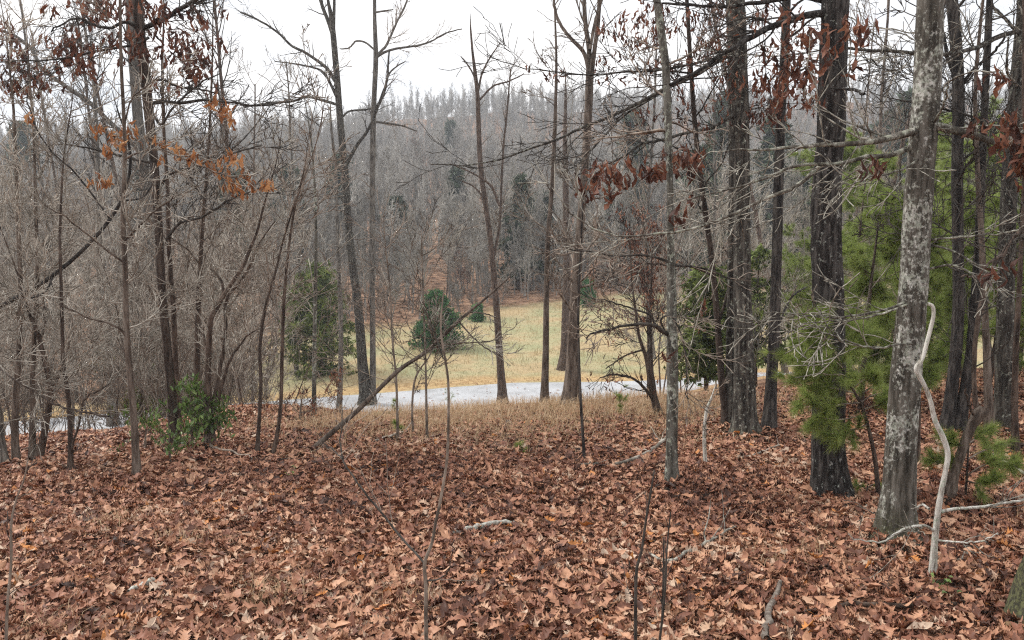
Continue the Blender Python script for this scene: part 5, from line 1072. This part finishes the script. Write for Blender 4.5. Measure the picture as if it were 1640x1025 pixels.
# ------------------------------------------------------------------ sticks, stones and small plants on the leaves
def stick(label, pts, mt, lift=.06, twigs=0, name='fallen_stick', cat='stick'):
    a = []; r = []
    for (px, py, w_) in pts:
        h = hit(px, py); a.append([h[0], h[1], float(H(h[0], h[1]))+lift]); r.append(.5*w_/FPX*h[1])
    a, r = resample(np.array(a), np.array(r), 16); base = a[0].copy(); a += g.normal(0, .006, a.shape)
    root = thing(name, label, cat, base)
    V, Q = tubes(a[None]-base, r[None], 8); link('stem', G().add(V, Q).mesh('stem', M[mt]), root)
    if twigs:
        t = grow(g, *spawn(g, a[None], r[None], twigs, .2, 1, (25, 60), (.2, .5), .6), 6, .15, .04, .4, .0015)
        V, Q = tubes(t[0]-base, t[1], 4); link('twigs', G().add(V, Q).mesh('twigs', M[mt]), root)
for args in [
    ('short pale lichen covered stick lying on the leaves in the centre foreground', [(728, 852, 9), (760, 845, 10), (790, 840, 8), (822, 838, 6)], 'dead', .05, 0),
    ('tan stick poking up from the leaves near the bottom, right of centre', [(1226, 1030, 13), (1230, 990, 12), (1238, 965, 10), (1250, 935, 7)], 'sap', .06, 0),
    ('branched grey stick lying left of the lichen pole', [(985, 745, 5), (1020, 735, 6), (1045, 722, 6), (1070, 700, 5)], 'tw_grey', .06, 5),
    ('thin pale stick with side twigs on the leaves below the black whip', [(930, 745, 4), (950, 742, 4), (975, 745, 3)], 'tw_grey', .05, 4),
    ('forked pale stick lying behind the thin whip clump at the bottom', [(1040, 890, 4), (1075, 900, 6), (1110, 880, 6), (1145, 862, 4), (1180, 842, 3)], 'tw_pale', .05, 6),
    ('long half buried branch on the leaves at the bottom right', [(1290, 972, 5), (1340, 965, 8), (1400, 962, 9), (1460, 965, 8), (1545, 962, 8)], 'brown', .03, 3),
    ('thin dark stick lying at the foot of the evergreen bushes', [(330, 712, 4), (355, 722, 4), (390, 730, 3), (405, 735, 2)], 'tw_brown', .06, 1),
    ('fine pale twig lying between the black oak and the lichen blotched trunk', [(1362, 842, 3), (1378, 830, 3), (1392, 805, 2)], 'tw_pale', .05, 2),
    ('pale bare branch lying behind the white dead stem at the right edge', [(1590, 735, 5), (1615, 748, 5), (1645, 765, 5), (1680, 780, 4)], 'tw_pale', .08, 2),
    ('brown fallen branch lying across the leaves near the right edge', [(1575, 722, 6), (1610, 720, 7), (1660, 718, 6)], 'brown', .08, 2),
    ('thin crossed twig lying right of the white dead stem', [(1510, 868, 3), (1545, 872, 3), (1580, 866, 3), (1600, 855, 2)], 'tw_pale', .04, 5),
    ('fine twig lying on the leaves in front of the mossy foot at the right', [(1520, 905, 3), (1545, 890, 3), (1565, 862, 2)], 'tw_grey', .05, 4),
    ('dark twig lying among the leaves below the two-stemmed sapling', [(600, 705, 4), (630, 697, 4), (650, 690, 3)], 'tw_grey', .05, 4),
    ('stub of pale bark lying on the leaves in the lower left', [(205, 948, 7), (225, 938, 9), (245, 930, 7)], 'dead', .05, 0),
    ('thin twig lying near the slim dark trunk foot on the right', [(1180, 735, 3), (1215, 725, 3), (1250, 712, 2)], 'tw_grey', .05, 4)]:
    stick(*args)
b = at(1616, 1000)
bm = G(); th = np.linspace(0, 2*math.pi, 17)[:-1]; ph = np.linspace(-1.5, 1.5, 9)
V = np.array([[math.cos(p_)*math.cos(t_)*(1+.15*math.sin(3*t_+2*p_)), math.cos(p_)*math.sin(t_)*.8, .55*math.sin(p_)] for p_ in ph for t_ in th])*.022
i_ = np.arange(8)[:, None]*16+np.arange(16); i2 = np.arange(8)[:, None]*16+(np.arange(16)+1) % 16
bm.add(V, np.stack([i_, i2, i2+16, i_+16], -1))
tag(link('pebble', bm.mesh('pebble', M['straw']), None, b+np.array([0, 0, .05])), 'small tan pebble on the leaves in the bottom right corner', 'stone')
for i, (px, py, n_, lb, mm, sz) in enumerate([(1500, 935, 7, 'little plant with round bright green leaves at the foot of the white dead stem', 'green_leaf', .045), (1518, 950, 5, 'second bright green seedling, lower and right of the white dead stem foot', 'green_leaf', .045), (468, 760, 6, 'tiny green seedling among the leaves left of the leaning stem foot', 'green_leaf', .04)]):
    b = at(px, py); root = thing('seedling', lb, 'plant', b)
    st = np.repeat(np.zeros((1, 3)), n_, 0); d = np.stack([g.normal(0, .5, n_), g.normal(0, .5, n_), np.ones(n_)], 1)
    s_ = grow(g, st, d, g.uniform(.05, .13, n_), np.full(n_, .0018), 5, .1, .05, .6, .001)
    V, Q = tubes(*s_, 4); link('stem', G().add(V, Q).mesh('stem', M['green_leaf']), root)
    gl = G(); e = s_[0][:, -1]; place(gl, LEAF_S, g, np.repeat(e, 2, 0), g.normal(0, 1, (2*n_, 3))*np.array([1, 1, .3]), np.repeat(np.array([[0, 0, 1.]]), 2*n_, 0)+g.normal(0, .3, (2*n_, 3)), sz*g.uniform(.7, 1.2, 2*n_), g.uniform(.5, 1, 2*n_))
    link('leaf', gl.mesh('leaf', M[mm]), root)
for i, (px, py, h_, lb) in enumerate([(632, 662, 48, 'light green pine seedling at the crest under the diagonal stem'), (604, 664, 24, 'low pale green seedling beside the pale grey pole foot'), (722, 650, 40, 'thin yellow green pine seedling at the crest in front of the road'), (882, 655, 24, 'tiny pine seedling between the thin pale trunk and the flared trunk'), (992, 660, 66, 'light green pine seedling right of the flared trunk in front of the road'), (832, 716, 40, 'faint green seedling standing in the straw right of centre'), (640, 690, 40, 'green leafy seedling in the leaves below the diagonal stem')]):
    b = at(px, py); sc = b[1]/FPX; root = ever_thing('pine_seedling', lb, 'plant', pine_parts(700+i, h_*sc, .006, n1=12, l1=(.2, .4), per2=3, tl=.07, tw=.0035, tn=8, t0=.15, ntuft=3, rmin=.0018, ang=(35, 65)), 'tw_brown', 'pine', b, 'pine seedlings along the crest')

# ------------------------------------------------------------------ haze
bpy.ops.mesh.primitive_cube_add(size=1, location=(0, 151, 21))
hz = bpy.context.object; hz.name = 'haze'; hz.scale = (570, 372, 66)
hm = bpy.data.materials.new('thin_winter_haze'); hm.use_nodes = True; t = hm.node_tree; t.nodes.clear()
vo = nn(t, 'ShaderNodeVolumePrincipled'); vo.inputs['Color'].default_value = (.89, .935, 1.0, 1); vo.inputs['Density'].default_value = .0014; vo.inputs['Anisotropy'].default_value = .2
oo = nn(t, 'ShaderNodeOutputMaterial'); t.links.new(vo.outputs[0], oo.inputs['Volume'])
hz.data.materials.append(hm); tag(hz, kind='stuff'); tag(hz, 'thin bluish winter haze over the valley', 'haze')
